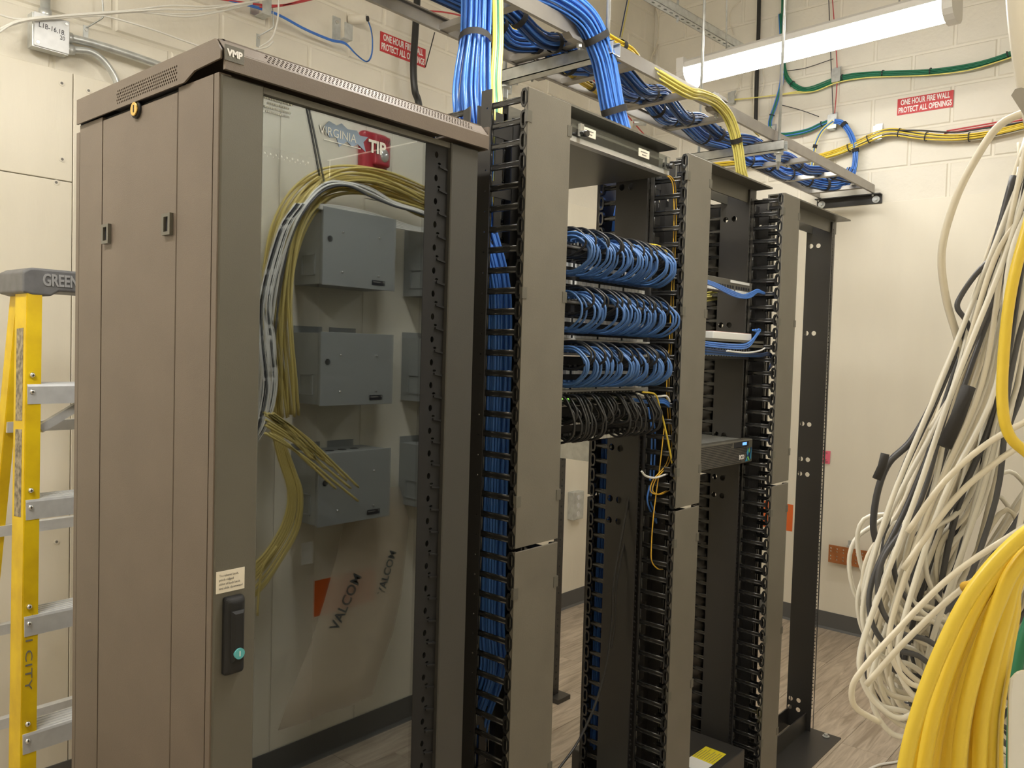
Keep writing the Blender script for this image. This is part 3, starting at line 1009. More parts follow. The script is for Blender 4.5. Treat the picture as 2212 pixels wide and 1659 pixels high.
pB = [(0.6, 1.55, zt + 0.03), (1.3, 1.54, zt + 0.02), (1.70, 1.565, zt + 0.015), (1.90, 1.575, zt - 0.03), (2.03, 1.58, zt - 0.01), (2.20, 1.585, zt - 0.03), (2.32, 1.58, zt + 0.01), (2.5, 1.585, zt - 0.03), (2.66, 1.60, zt + 0.005), (2.86, 1.625, zt - 0.03), (3.02, 1.635, zt + 0.0), (3.22, 1.635, zt - 0.025), (3.47, 1.625, zt + 0.008), (3.66, 1.62, zt - 0.015), (3.84, 1.615, zt + 0.008), (4.05, 1.61, zt - 0.01), (4.21, 1.59, zt + 0.008), (4.40, 1.56, zt + 0.01), (4.55, 1.54, zt + 0.02)]
bundle('cable_bundle', pB, 0.026, CABR, bl(20), 'blue cable bundle lying along the aisle side of the cable ladder', straps=(0.14, 0.2, 0.3, 0.42, 0.52, 0.6, 0.7, 0.82, 0.93), sub=5, wob=0.3, seed=5)
pY = [(0.8, 1.72, zt + 0.05), (1.6, 1.715, zt + 0.05), (2.02, 1.70, zt + 0.02), (2.18, 1.715, zt + 0.0), (2.40, 1.74, zt - 0.01), (2.6, 1.76, zt + 0.01), (2.9, 1.62, zt + 0.06), (3.2, 1.56, zt + 0.05), (3.5, 1.60, zt + 0.04)]
bundle('cable_bundle', pY, 0.012, 0.003, [M_yel]*8, 'yellow cable bundle lying among the blue ones on the cable ladder', straps=(0.2, 0.35, 0.5, 0.6, 0.8), sub=6, wob=0.3, seed=6)
# the big blue drop over the front rail into the first rack
pD = [(1.55, 1.56, zt + 0.055), (1.72, 1.525, zt + 0.06), (1.86, 1.485, zt + 0.055), (1.97, 1.455, zt + 0.02), (2.035, 1.44, zt - 0.06), (2.065, 1.435, zt - 0.13), (2.09, 1.43, zt - 0.21), (2.12, 1.42, zt - 0.29), (2.13, 1.39, zt - 0.42), (2.08, 1.37, 1.9), (2.06, 1.365, 1.6), (2.06, 1.365, 1.2), (2.06, 1.37, 0.8), (2.06, 1.37, 0.35)]
bundle('cable_bundle', pD, 0.036, CABR, [M_blue]*34, 'thick blue cable bundle bending over the cable ladder rail and dropping behind the first rack', straps=(0.05, 0.275, 0.475), sub=7, wob=0.12, seed=8)
# vertical bundle into the first cable manager (blue with yellow and green cables)
q = [onY(1030, -60, 1.45), onY(1030, 0, 1.45), onY(1027, 90, 1.44), onY(1021, 170, 1.40), onY(1020, 240, 1.33)]
pV = [tuple(v) for v in q] + [(1.378, 1.315, 1.98), (1.375, 1.30, 1.86), (1.366, 1.24, 1.72), (1.366, 1.225, 1.6), (1.368, 1.226, 1.3), (1.372, 1.228, 0.95), (1.385, 1.232, 0.82), (1.395, 1.29, 0.66), (1.40, 1.32, 0.4), (1.39, 1.32, 0.2)]
bundle('cable_bundle', [(1.515, 1.47, 2.75)] + pV, 0.038, CABR, [M_blue]*32, 'thick blue cable bundle with yellow and green strands dropping into the first cable manager', straps=(0.2,), sub=7, wob=0.08, seed=9, taper=lambda t: 1.0 + 0.22*math.sin(min(1.0, max(0.0, (t - 0.2)/0.22))*math.pi) - 0.2*min(1.0, max(0.0, (t - 0.35)/0.15)))
for dx, mm in ((0.030, M_yel), (0.036, M_yelpale), (0.041, M_grn), (0.047, M_yelpale), (0.052, M_yelpale)):
    pts = [(1.515 + dx*0.72, 1.47 - dx*0.75 - 0.012, 2.75)] + [(v[0] + dx*0.72 + (0.006 if i > 1 else 0), v[1] - dx*0.62 - 0.018, v[2]) for i, v in enumerate(pV[:5])] + [(1.42, 1.30, 1.98), (1.42, 1.31, 1.85)]
    cable('drop_cable', pts, 0.0042, mm, '%s cable on the face of the blue bundle entering the first cable manager' % {'yellow_cable': 'yellow', 'pale_yellow_cable': 'pale yellow', 'green_cable': 'green'}[mm.name], 'cable', 'yellow and green cables on the blue drop')
# yellow fibre drop into the second rack
pF = [tuple(onY(x, y, 1.45)) for x, y in ((1480, 196), (1512, 204), (1545, 218), (1570, 245), (1585, 280), (1594, 320), (1600, 365), (1606, 400))]
pF = [(2.35, 1.52, 2.535)] + pF + [(3.02, 1.42, 2.05), (2.98, 1.38, 1.9), (2.8, 1.36, 1.8), (2.5, 1.40, 1.74)]
bundle('cable_bundle', pF, 0.019, 0.0034, [M_yelpale]*13, 'pale yellow cable bundle arching off the cable ladder down behind the second rack', straps=(0.47, 0.66), sub=7, wob=0.1, seed=10)
# yellow stub of cables on the ladder by the thick drop
pS = [tuple(onZ(x, y, TZ + 0.06)) for x, y in ((1310, 78), (1340, 95), (1362, 108), (1376, 125))]
bundle('cable_bundle', pS, 0.012, 0.0035, [M_yel]*6, 'short yellow cable bundle lying over the cable ladder rail beside the thick blue drop', straps=(0.45,), sub=5, seed=11)

# ------------------------------------------------------------------ wall hooks and cables on the right wall
XW = 4.757


def hook_right(y, z, label, s=1.0):
    t = thing('cable_hook', label, 'wall bracket', (XW + 0.003, y, z), 0, 'galvanised cable hooks on the end wall')
    MB().box(-0.003, 0.0, 0.0, 0.036*s, -0.02*s, 0.065*s).box(-0.045*s, 0.0, 0.004*s, 0.032*s, -0.024*s, -0.020*s).box(-0.048*s, -0.045*s, -0.012*s, 0.032*s, -0.024*s, 0.045*s).build('plate', M_galv, t)
    MB().cyl((-0.003, 0.018*s, 0.045*s), (-0.010, 0.018*s, 0.045*s), 0.008*s, 8).build('anchor', M_steel, t)
    return t


def hook_back(x, z, label, s=1.0, rot=0):
    t = thing('cable_hook', label, 'wall bracket', (x, YB, z), 0, 'galvanised cable hooks on the back wall')
    MB().box(-0.018*s, 0.018*s, -0.003, 0.002, -0.02*s, 0.065*s).box(0.0, 0.036*s, -0.05*s, 0.0, -0.024*s, -0.020*s).box(0.0, 0.036*s, -0.053*s, -0.050*s, -0.024*s, 0.035*s).build('plate', M_galv, t)
    MB().cyl((0, -0.002, 0.045*s), (0, -0.010, 0.045*s), 0.007*s, 8).build('anchor', M_steel, t)
    return t


hook_right(1.70, 3.16, 'galvanised hook carrying the green bundle on the end wall', 1.1)
hook_right(1.71, 2.90, 'galvanised hook where the blue and yellow cables cross on the end wall', 1.15)
hook_right(1.46, 2.80, 'galvanised hook carrying the yellow bundle below the fire wall sign', 1.1)
hook_right(2.07, 2.90, 'galvanised hook carrying blue and green cables near the wall corner', 1.0)
hook_right(2.34, 3.15, 'galvanised hook carrying a thin yellow cable near the wall corner', 1.0)


def rw(px, off=0.03):
    return [tuple(onX(x, y, XW - off)) for x, y in px]


bundle('cable_bundle', [(4.72, 2.05, ZC - 0.02), (4.72, 2.045, 3.8)] + rw([(1692, 40), (1691, 120), (1699, 165), (1722, 188), (1750, 192), (1810, 170), (1860, 161), (1940, 157), (2010, 154), (2090, 143), (2150, 128), (2196, 110)]) + [(4.72, 0.70, 3.16)],
       0.014, 0.0034, [M_grn]*9, 'green cable bundle strung across the block wall above the fire wall sign', straps=(0.34, 0.52, 0.62, 0.72, 0.9), sub=5, strap_w=0.006, strap_m=M_ink, seed=12)
for d in (0, 8):
    cable('wall_cable', rw([(1568, 218 - d*0.3), (1620, 212), (1680, 205), (1720, 198 + d*0.4), (1760, 197), (1810, 178), (1870, 168), (1940, 165), (2010, 162), (2090, 152), (2160, 132), (2200, 118)], 0.028 + d*0.001), 0.0034, M_yelpale, 'thin yellow cable running just below the green bundle on the end wall', 'cable', 'thin yellow wall cables')
ymats = [M_yel]*8 + [M_yelpale]*3 + [M_wht]*4 + [M_grycab]*2
bundle('cable_bundle', rw([(1530, 358), (1600, 352), (1680, 350), (1740, 347), (1800, 333), (1850, 313), (1900, 291), (1935, 286), (1990, 294), (2060, 298), (2130, 291), (2215, 272)], 0.045) + [(4.70, 0.6, 2.76)],
       0.020, 0.0036, ymats, 'thick yellow and white cable bundle swagged along the block wall below the fire wall sign', straps=(0.2, 0.4, 0.47, 0.6, 0.69, 0.8), sub=6, strap_w=0.006, strap_m=M_ink, wob=0.4, seed=13)
cable('wall_cable', rw([(1935, 282), (1990, 282), (2060, 286), (2120, 278), (2212, 264)], 0.06), 0.0045, M_blk_cable, 'black cable lying along the top of the thick yellow wall bundle', 'cable')
for i, d in enumerate((0, 5)):
    cable('wall_cable', rw([(2040 + d, 288 - d), (2120, 275 - d), (2215, 258 - d)], 0.05), 0.004, M_red, 'red cable joining the thick yellow wall bundle', 'cable', 'red cables by the yellow bundle')
bundle('cable_bundle', [(4.725, 2.06, 3.6)] + rw([(1690, 120), (1688, 180), (1676, 225), (1664, 262), (1668, 282), (1690, 291), (1740, 283), (1775, 268), (1803, 258)], 0.035), 0.012, 0.0034, [M_blue]*4 + [M_grn]*4 + [M_red],
       'blue and green cable bundle dipping below the wall hook near the corner', straps=(0.4, 0.9), sub=5, strap_w=0.006, strap_m=M_ink, seed=14)
bundle('cable_bundle', rw([(1803, 262), (1820, 266), (1838, 290), (1848, 325), (1845, 365), (1832, 395)], 0.05) + [(4.62, 1.63, 2.53)], 0.014, 0.0034, [M_blue]*8 + [M_grn]*3,
       'blue and green cables looping down from the wall hook to the cable ladder end', straps=(0.2, 0.5), sub=5, seed=15)
bundle('cable_bundle', rw([(1800, 262), (1778, 280), (1764, 305), (1757, 335), (1753, 370), (1752, 392)], 0.05) + [(4.58, 1.72, 2.5)], 0.008, 0.0034, [M_yelpale]*4 + [M_blue]*2,
       'thin yellow and blue cables looping down to the wall side of the ladder end', straps=(0.4, 0.75), sub=5, seed=16)
for px, mm, lab in (([(1790, -5), (1795, 130), (1800, 250)], M_grycab, 'thin grey wire hanging past the strip light to the wall hook'),
                    ([(1798, -5), (1807, 120), (1808, 180), (1803, 245)], M_red, 'thin red wire hanging past the strip light to the wall hook')):
    cable('wall_wire', rw(px, 0.02), 0.0028, mm, lab, 'wire')
for px, lab in (([(1700, 153), (1740, 147), (1800, 127)], 'stiff black tie tail sticking out above the green bundle'), ([(1685, 226), (1730, 238), (1769, 252)], 'stiff black tie tail sticking out below the green bundle')):
    cable('tie_tail', rw(px, 0.03), 0.0022, M_ink, lab, 'cable tie', sub=3)
# black conduit and thin cables left of the corner on the end wall
cable('wall_cable', rw([(1640, -10), (1638, 80), (1634, 200), (1632, 272)], 0.025), 0.013, M_blk_cable, 'thick black cable dropping down the end wall behind the strip light', 'cable')
cable('wall_cable', rw([(1629, 140), (1628, 200), (1629, 268)], 0.03), 0.005, M_beige, 'beige cable tied beside the thick black cable on the end wall', 'cable')
for px in ([(1600, 2), (1580, 20), (1577, 50), (1584, 75)], [(1625, 150), (1620, 190), (1628, 240)], [(1648, 150), (1650, 180), (1643, 205)], [(1593, 155), (1598, 180), (1585, 212)]):
    cable('wall_cable', rw(px, 0.02), 0.0032, M_beige, 'thin beige cable looping on the end wall by the strip light', 'cable', 'thin beige cables behind the strip light')


# ------------------------------------------------------------------ things high on the back wall
def bw(px, off=0.02):
    return [tuple(onY(x, y, YB - off)) for x, y in px]


def sign(name, c, right, w, h, label):
    t = thing(name, label, 'sign', tuple(c), 0, 'red fire wall signs')
    r = Vector(right)
    n = r.cross(Vector((0, 0, 1)))
    MB().obox((0, 0, 0), r*(w/2), n*0.0008, (0, 0, h/2)).build('plate', M_signred, t)
    for i, s in enumerate(('ONE HOUR FIRE WALL', 'PROTECT ALL OPENINGS')):
        me = text_mesh(s, h*0.47, M_signwhite, facing(n*0.0013 + Vector((0, 0, h*(0.235 - 0.47*i))), right, (0, 0, 1)), bold=0.0012, xs=0.60 if i == 0 else 0.585, ext=0.0003, space=1.02)
        wd = max(v.co.dot(r) for v in me.vertices) - min(v.co.dot(r) for v in me.vertices)
        k = (w*(0.88 if i == 0 else 0.95))/wd
        for v in me.vertices:
            d = v.co.dot(r)
            v.co += r*(d*(k - 1))
        obj('lettering', me, t)
    return t


sign('fire_wall_sign', (XR - 0.0015, 1.253, 2.948), (0, -1, 0), 0.276, 0.088, 'red fire wall sign on the end wall above the thick yellow bundle')
sign('fire_wall_sign', (2.568, YB - 0.0015, 2.947), (1, 0, 0), 0.280, 0.088, 'red fire wall sign on the back wall crossed by a black cable')
cable('riser_cable', [(2.56, YB - 0.06, ZC)] + bw([(903, -60), (901, 0), (897, 70), (893, 140), (896, 195), (906, 240)], 0.06) + [(2.64, YB - 0.07, 2.3)], 0.0165, M_blk_cable, 'thick black cable hanging down the back wall across the fire wall sign', 'cable', n=10)
cable('tie_tail', bw([(919, 145), (930, 105), (939, 70)], 0.03), 0.0025, M_ink, 'stiff black tie tail beside the fire wall sign on the back wall', 'cable tie', sub=2)
hook_back(2.185, 2.90, 'galvanised hook with two holes holding the thin blue cable loop', 1.15)
for i, d in enumerate((0, 3)):
    cable('wall_cable', bw([(470, -8 + d), (545, 12 + d), (600, 30 + d), (660, 62 + d), (715, 85 + d), (745, 92 + d), (770, 118), (792, 133), (803, 115 + d), (804, 80), (797, 50), (784, 33)], 0.05), 0.0032, M_blue, 'thin blue cable looping on the back wall beside the fire wall sign', 'cable', 'thin blue loop cables')
ps = onY(772, 42, YB - 0.03)
sl = thing('conduit_sleeve', 'short conduit sleeve sealed with putty where the blue loop enters the back wall', 'conduit', (ps.x, YB, ps.z))
MB().cyl((-0.02, 0.0, 0), (0.02, -0.07, 0.0), 0.020, 12).build('sleeve', M_mortar, sl)
MB().cyl((0.018, -0.066, 0), (0.024, -0.076, 0.0), 0.012, 10).build('opening', M_ink, sl)
for px, lab in (((1090, 176), 'short grey conduit stub on the back wall behind the thick blue drops'), ((1372, 265), 'short conduit stub with putty on the back wall under the cable ladder')):
    p = onY(px[0], px[1], YB - 0.05)
    s2 = thing('conduit_stub', lab, 'conduit', (p.x, YB, p.z))
    MB().cyl((-0.04, 0.0, 0), (0.05, -0.10, 0.005), 0.020, 14).build('pipe', M_galv, s2)
    MB().cyl((-0.045, 0.004, 0), (-0.01, -0.035, 0), 0.034, 12).build('putty', M_mortar, s2)
hook_back(3.23, 2.94, 'galvanised hook behind the thick blue drops on the back wall', 1.2)
cable('wall_cable', bw([(1066, 135), (1075, 160), (1072, 190), (1082, 205)], 0.02), 0.0035, M_blue, 'thin blue cable hanging on the hook behind the thick blue drops', 'cable')
# left end: junction box, conduits, hooks and white cables
jb = thing('junction_box', 'square metal junction box with handwritten circuit numbers on the back wall', 'junction box', (1.027, YB - 0.016, 2.533))
MB().box(-0.055, 0.052, -0.040, 0.0, -0.054, 0.052).build('box', M_galv, jb)
bevel(MB().box(-0.051, 0.055, -0.0445, -0.040, -0.052, 0.055).build('cover_plate', M_alu, jb), 0.003)
M_pen = mat('marker_ink', (0.05, 0.05, 0.06), 0.6)
obj('lettering', text_mesh('L1B-16,18.', 0.022, M_pen, facing((0.002, -0.0452, 0.014), (1, 0, -0.06), (0.06, 0, 1)), xs=0.85, ext=0.0002), jb)
obj('lettering', text_mesh('20', 0.019, M_pen, facing((0.033, -0.0452, -0.006), (1, 0, -0.06), (0.06, 0, 1)), xs=0.85, ext=0.0002), jb)
for sx, sz in ((0.045, 0.043), (-0.04, -0.04)):
    MB().cyl((sx, -0.044, sz), (sx, -0.047, sz), 0.005, 8).build('screw', M_steel, jb)
cg = 'conduits entering the junction box'
o = MB().cyl((0, 0, 0), (0, 0, ZC - 2.59), 0.0145, 14).cyl((0, 0, 0), (0, 0, 0.03), 0.019, 14).build('conduit', M_galv, None, (1.017, YB - 0.036, 2.58))
tag(o, 'shiny steel conduit rising from the top of the junction box', 'conduit', cg)
pts = bw([(132, 78), (160, 84), (215, 98), (290, 122), (370, 150), (480, 185)], 0.036)
o = MB().tube(catmull(pts, 6), 0.0135, 12).tube([pts[0], tuple(Vector(pts[0]).lerp(Vector(pts[1]), 0.8))], 0.018, 12).build('conduit', M_galv)
tag(o, 'steel conduit sloping right from the junction box behind the cabinet', 'conduit', cg)
pts = bw([(132, 106), (165, 108), (195, 112), (222, 130), (243, 158), (254, 185), (260, 230)], 0.036) + [(1.30, YB - 0.036, 1.9), (1.30, YB - 0.036, 0.1)]
o = MB().tube(catmull(pts, 6), 0.0115, 12).tube([pts[0], tuple(Vector(pts[0]).lerp(Vector(pts[1]), 0.8))], 0.017, 12).build('conduit', M_galv)
tag(o, 'steel conduit bending down from the junction box behind the cabinet', 'conduit', cg)


def wire_hook(px, lab):
    p = onY(px[0], px[1], YB - 0.016)
    t = thing('bridle_hook', lab, 'wall bracket', (p.x, YB if p.z > 2.44 else YB - 0.016, p.z), 0, 'bent wire hooks on the back wall')
    MB().box(-0.008, 0.008, -0.003, 0.002, -0.03, 0.02).build('plate', M_galv, t)
    MB().cyl((0, -0.002, 0.005), (0, -0.008, 0.005), 0.005, 8).build('screw', M_steel, t)
    MB().tube(catmull([(0, -0.004, 0.012), (0.02, -0.03, 0.03), (0.034, -0.05, 0.045), (0.036, -0.052, 0.06), (0.032, -0.05, 0.12)], 4), 0.003, 6).build('arm', M_galv, t)
    return t


wire_hook((189, 66), 'bent wire hook holding white cables beside the junction box')
wire_hook((562, 83), 'bent wire hook holding white cables above the glass-door cabinet')
wg = 'white cables strung along the back wall by the junction box'
for k, px in enumerate(([(-10, 75), (20, 55), (60, 42), (130, 34), (205, 28), (285, 22), (370, 12), (450, 14), (545, 4), (620, -12)], [(-10, 28), (20, 38), (50, 41), (120, 38), (205, 33), (290, 26), (380, 30), (460, 26), (545, 6)],
                        [(-10, 68), (30, 48), (80, 38), (205, 31), (300, 26), (400, 36), (470, 26), (545, 8)], [(0, 62), (60, 45), (140, 38), (210, 34), (240, 38), (330, 64), (420, 96), (520, 125)],
                        [(-6, 72), (40, 47), (120, 36), (205, 30), (290, 24), (360, 20), (440, 20), (545, 5)])):
    cable('wall_cable', bw(px, 0.07 + 0.004*k), 0.0032, M_wht, 'white cable strung over the wire hook beside the junction box', 'cable', wg)
for k, px in enumerate(([(602, -10), (601, 30), (596, 60), (585, 85), (560, 102)], [(590, 90), (575, 102), (545, 108)])):
    cable('wall_cable', bw(px, 0.06), 0.0035, M_wht, 'white cable curling over the wire hook above the cabinet', 'cable', 'white cables above the cabinet')
for px in ([(450, -6), (560, 10), (620, 10), (700, -8)], [(560, 16), (610, 12), (680, -6)], [(800, -5), (900, 20), (980, 30), (1080, 60), (1200, 110), (1300, 190), (1400, 300)]):
    cable('wall_cable', bw(px, 0.05), 0.004, M_red, 'red cable strung along the top of the back wall', 'cable', 'red cables on the back wall')
hook_back(1.79, 2.875, 'galvanised clip holding white and blue cables at the top of the back wall', 1.1)
# white conduit near the corner and cables on the back wall under the ladder
cable('flexible_conduit', [(4.66, YB - 0.06, ZC)] + bw([(1462, 10), (1471, 50), (1468, 80), (1452, 120), (1443, 160), (1440, 200), (1432, 300), (1426, 400)], 0.06) + [(4.62, YB - 0.06, 1.8)], 0.016, M_whiteplastic, 'white flexible conduit bending down beside the wall corner', 'conduit', n=10)
bundle('cable_bundle', bw([(1370, 392), (1385, 378), (1400, 362), (1410, 350), (1417, 345)], 0.05), 0.018, 0.0036, [M_blue]*9 + [M_bluedark]*3, 'blue cable bundle strung on the back wall under the cable ladder', straps=(0.6,), sub=5, seed=19)
hook_back(4.55, 2.86, 'galvanised hook with blue cables at the back wall corner', 1.2)
for k, px in enumerate(([(1410, -10), (1422, 40), (1420, 90), (1405, 130), (1400, 160)], [(1415, -10), (1425, 50), (1424, 90), (1412, 120)], [(1360, -5), (1350, 45), (1343, 80)], [(1356, -5), (1346, 45), (1339, 80)])):
    cable('wall_cable', bw(px, 0.03), 0.0038, [M_beige, M_beige, M_yelpale, M_bluedark][k], ['beige cable hanging beside the wall corner', 'beige cable hanging beside the wall corner', 'pale yellow cable hanging on the back wall by the corner', 'dark blue cable hanging on the back wall by the corner'][k], 'cable', 'cables by the wall corner')

# ------------------------------------------------------------------ low things on the right wall
XP = XR - 0.010
bb = thing('ground_bus_bar', 'drilled copper ground bus bar on stand-offs on the end wall', 'bus bar', (XP, 1.50, 0.45))
hl = []
for i, yy in enumerate((-0.12, -0.085, -0.05, -0.015, 0.02, 0.055, 0.09, 0.125)):
    for zz in (-0.030, -0.012, 0.015, 0.032):
        hl.append((yy, zz, 0.0048, 0.0048))
obj('bar', plate('bar', [(-0.25, -0.05), (0.137, -0.05), (0.137, 0.05), (-0.25, 0.05)], hl, 0.006, M_copper, YZ((-0.04, 0, 0))), bb)
for yy in (0.03, -0.16):
    MB().box(-0.008, 0.0, yy - 0.012, yy + 0.012, -0.085, 0.085).box(-0.036, 0, yy - 0.010, yy + 0.010, 0.052, 0.060).box(-0.036, 0, yy - 0.010, yy + 0.010, -0.060, -0.052).cyl((-0.004, yy, 0.078), (-0.014, yy, 0.078), 0.010, 10).cyl((-0.004, yy, -0.075), (-0.014, yy, -0.075), 0.010, 10).build('standoff', M_galv, bb)
ob = thing('outlet_box', 'grey metal duplex outlet box on the end wall beside the copper bus bar', 'outlet', (XP, 1.735, 0.44))
bevel(MB().box(-0.045, 0, -0.036, 0.036, -0.056, 0.056).build('box', M_galv, ob), 0.004)
for zz in (-0.02, 0.02):
    r_ = MB().cyl((-0.045, 0, zz), (-0.048, 0, zz), 0.016, 14).build('receptacle', M_whiteplastic, ob)
    MB().box(-0.0486, -0.0478, -0.007, -0.005, zz - 0.004, zz + 0.004).box(-0.0486, -0.0478, 0.005, 0.007, zz - 0.004, zz + 0.004).build('slots', M_ink, r_)
nt_ = thing('sticky_note', 'pink sticky note with handwriting on the end wall beside the last rack', 'note', (XP - 0.0008, 1.703, 0.995))
MB().add([(0, 0.038, 0.037), (0, -0.038, 0.037), (-0.007, -0.038, -0.037), (-0.003, 0.038, -0.037), (0.0006, 0.038, 0.037), (0.0006, -0.038, 0.037), (-0.0064, -0.038, -0.037), (-0.0024, 0.038, -0.037)],
         [(0, 3, 2, 1), (4, 5, 6, 7), (0, 1, 5, 4), (1, 2, 6, 5), (2, 3, 7, 6), (3, 0, 4, 7)]).build('paper', M_pink, nt_)
for s, sz, yy, zz in (('L1B-24', 0.017, 0.0, 0.024), ('4', 0.02, 0.006, 0.002), ('18"', 0.012, -0.012, -0.017), ('AFF', 0.012, -0.018, -0.028)):
    obj('lettering', text_mesh(s, sz, M_ink, facing((-0.007, yy, zz), (0, -1, 0), (-0.02, 0, 1)), xs=0.9, ext=0.0002), nt_)
os_ = tag(MB().box(XP - 0.0015, XP, 1.87, 2.06, 0.53, 0.69).build('orange_sign', M_orangesign), 'orange sign low on the end wall seen behind the last rack', 'sign')

# ------------------------------------------------------------------ rack 1: fibre housing
fh = thing('fibre_housing', 'grey fibre housing with clear front cover at the top of the first rack', 'fibre panel', (1.72, 1.14, 2.037))
MB().box(-0.225, 0.22, 0.02, 0.40, 0.0, 0.046).build('housing', M_char2, fh)
MB().box(-0.225, 0.222, 0.0, 0.02, 0.0, 0.012).build('lower_lip', M_silver, fh)
cv = MB().box(-0.225, 0.218, -0.004, 0.0, 0.010, 0.047).box(-0.225, 0.218, -0.004, 0.03, 0.044, 0.047).build('clear_cover', M_clear, fh)
for xx in (-0.19, 0.198):
    k = MB().box(xx - 0.007, xx + 0.007, -0.010, -0.003, 0.014, 0.042).build('latch', M_steel, fh)
    MB().cyl((xx, -0.008, 0.020), (xx, -0.026, 0.018), 0.0075, 10).build('knob', M_plas, k)
for xx in (-0.155, 0.085):
    lb_ = MB().box(xx - 0.025, xx + 0.025, -0.0056, -0.0042, 0.020, 0.040).build('label', M_cream, cv)
    MB().box(xx - 0.017, xx + 0.015, -0.0060, -0.0056, 0.032, 0.0345).box(xx - 0.010, xx + 0.010, -0.0060, -0.0056, 0.025, 0.0272).build('print', M_inkgrey, lb_)
obj('lettering', text_mesh('CORNING', 0.0085, M_signwhite, facing((0.11, -0.0006, 0.006), (1, 0, 0), (0, 0, 1)), xs=0.95, ext=0.0002), fh)
MB().box(-0.20, 0.20, 0.02, 0.021, 0.014, 0.040).build('inner_tray', M_silver, fh)

# ------------------------------------------------------------------ rack 1: switches and patch panels
FY = 1.204
LZ = [1.726, 1.592, 1.464, 1.338]
PX0, PX1 = 1.486, 1.966


def port_mesh(w, n, rows, zs, ph=0.0095, pw=0.0115):
    mb = MB()
    for zc in zs:
        for i in range(n):
            xc = 0.018 + (w - 0.036)*(i + 0.5)/n + (0.004 if (i//6) % 2 else -0.004)
            mb.box(xc - pw/2, xc + pw/2, -0.0008, 0.002, zc - ph/2, zc + ph/2)
    return mb


pw_ = PX1 - PX0
body = MB().cbox(0, pw_, 0, 0.030, 0, 0.0445*2 - 0.001, '-y', 0.0015).mesh('body', M_blackmatte)
ports = port_mesh(pw_, 24, 2, (0.022, 0.064)).mesh('ports', M_ink)
labs = []
for g in range(4):
    mb = MB()
    for i in range(6):
        x0 = 0.020 + g*0.111 + i*0.0172
        mb.box(x0, x0 + 0.0155, -0.0014, 0.0, 0, 0.0095)
    labs.append(mb.mesh('label_strip', M_white))
slab = [['top', 'second', 'third', 'lowest'][k] for k in range(4)]
for k, Lz in enumerate(LZ):
    t = thing('patch_bay', 'black 48-port patch panel with white label strips, %s of four in the first rack' % slab[k], 'patch panel', (PX0, FY, Lz - 0.008), 0, 'patch panels in the first rack')
    obj('body', body, t)
    obj('ports', ports, t)
    for g in range(4):
        for dz in (0.002, 0.044):
            obj('label_strip', labs[g], t, (0, 0, dz))
# switches
sw_body = MB().cbox(0, pw_ + 0.008, 0, 0.012, 0, 0.043, '-y', 0.002).mesh('bezel', M_silver)
sw_chassis = MB().box(0.012, pw_ - 0.012, 0.012, 0.25, 0.001, 0.042).mesh('chassis', M_dark)
grp = []
for g in range(4):
    mb = MB()
    mb.box(0.012 + g*0.100, 0.104 + g*0.100, -0.0012, 0.001, 0.006, 0.017)
    mb.box(0.012 + g*0.100, 0.104 + g*0.100, -0.0012, 0.001, 0.025, 0.036)
    grp.append(mb.mesh('port_block', M_dark))
jack = MB()
for g in range(4):
    for i in range(6):
        for zz in (0.008, 0.027):
            x0 = 0.016 + g*0.100 + i*0.0147
            jack.box(x0, x0 + 0.004, -0.0024, -0.001, zz, zz + 0.007)
jack = jack.mesh('jack_shields', M_silver)
upl = MB().box(pw_ - 0.060, pw_ - 0.020, -0.0012, 0.001, 0.024, 0.034).cyl((pw_ - 0.004, -0.001, 0.022), (pw_ - 0.004, 0.001, 0.022), 0.005, 8).mesh('uplink_slots', M_ink)
for k, Lz in enumerate(LZ):
    z0 = Lz + 0.082
    t = thing('network_switch', 'silver-fronted network switch, %s of four in the first rack' % slab[k], 'network switch', (PX0, FY - 0.004, z0), 0, 'network switches in the first rack')
    obj('bezel', sw_body, t)
    obj('chassis', sw_chassis, t)
    for g in range(4):
        obj('port_block', grp[g], t)
    obj('jack_shields', jack, t)
    obj('uplink_slots', upl, t)
    if k == 3:
        for xx in (0.085, 0.115, 0.345):
            MB().box(xx, xx + 0.004, -0.003, -0.001, 0.019, 0.022).build('status_led', M_ledgreen, t)

# ------------------------------------------------------------------ rack 1: patch cords (each one an object)


def cord_mesh(z0, z1, dep, dx, m, r=0.0031, sag=0.0):
    zm = (z0 + z1)/2 - sag
    h = abs(z0 - z1)/2
    pts = [(0, 0, z0), (dx*0.1, -0.022, z0), (dx*0.4, -dep*0.66, z0 - h*0.12 + 0.006), (dx*0.8, -dep*0.95, zm + h*0.45), (dx, -dep, zm - 0.002), (dx*0.9, -dep*0.93, zm - h*0.55), (dx*0.6, -dep*0.60, z1 - 0.004 - sag*0.5), (dx*0.2, -0.022, z1), (0, 0, z1)]
    mb = MB().tube(catmull(pts, 4), r, 6)
    for zz in (z0, z1):
        mb.box(-0.005, 0.005, -0.030, 0.0, zz - 0.0045, zz + 0.0045)
    return mb.mesh('patch_cable', m)


rc = random.Random(21)
variants = {}


def cord(kind, z0, z1, x, Lz, dep, m, label, group):
    key = (kind, rc.randint(0, 5))
    if key not in variants:
        variants[key] = cord_mesh(z0, z1, dep*(0.88 + 0.045*key[1]), rc.uniform(-0.006, 0.012), m, sag=0.004*key[1] if kind == 'low' else 0.0)
    o = obj('patch_cable', variants[key], None, (x, FY - 0.001, Lz))
    tag(o, label, 'patch cord', group)


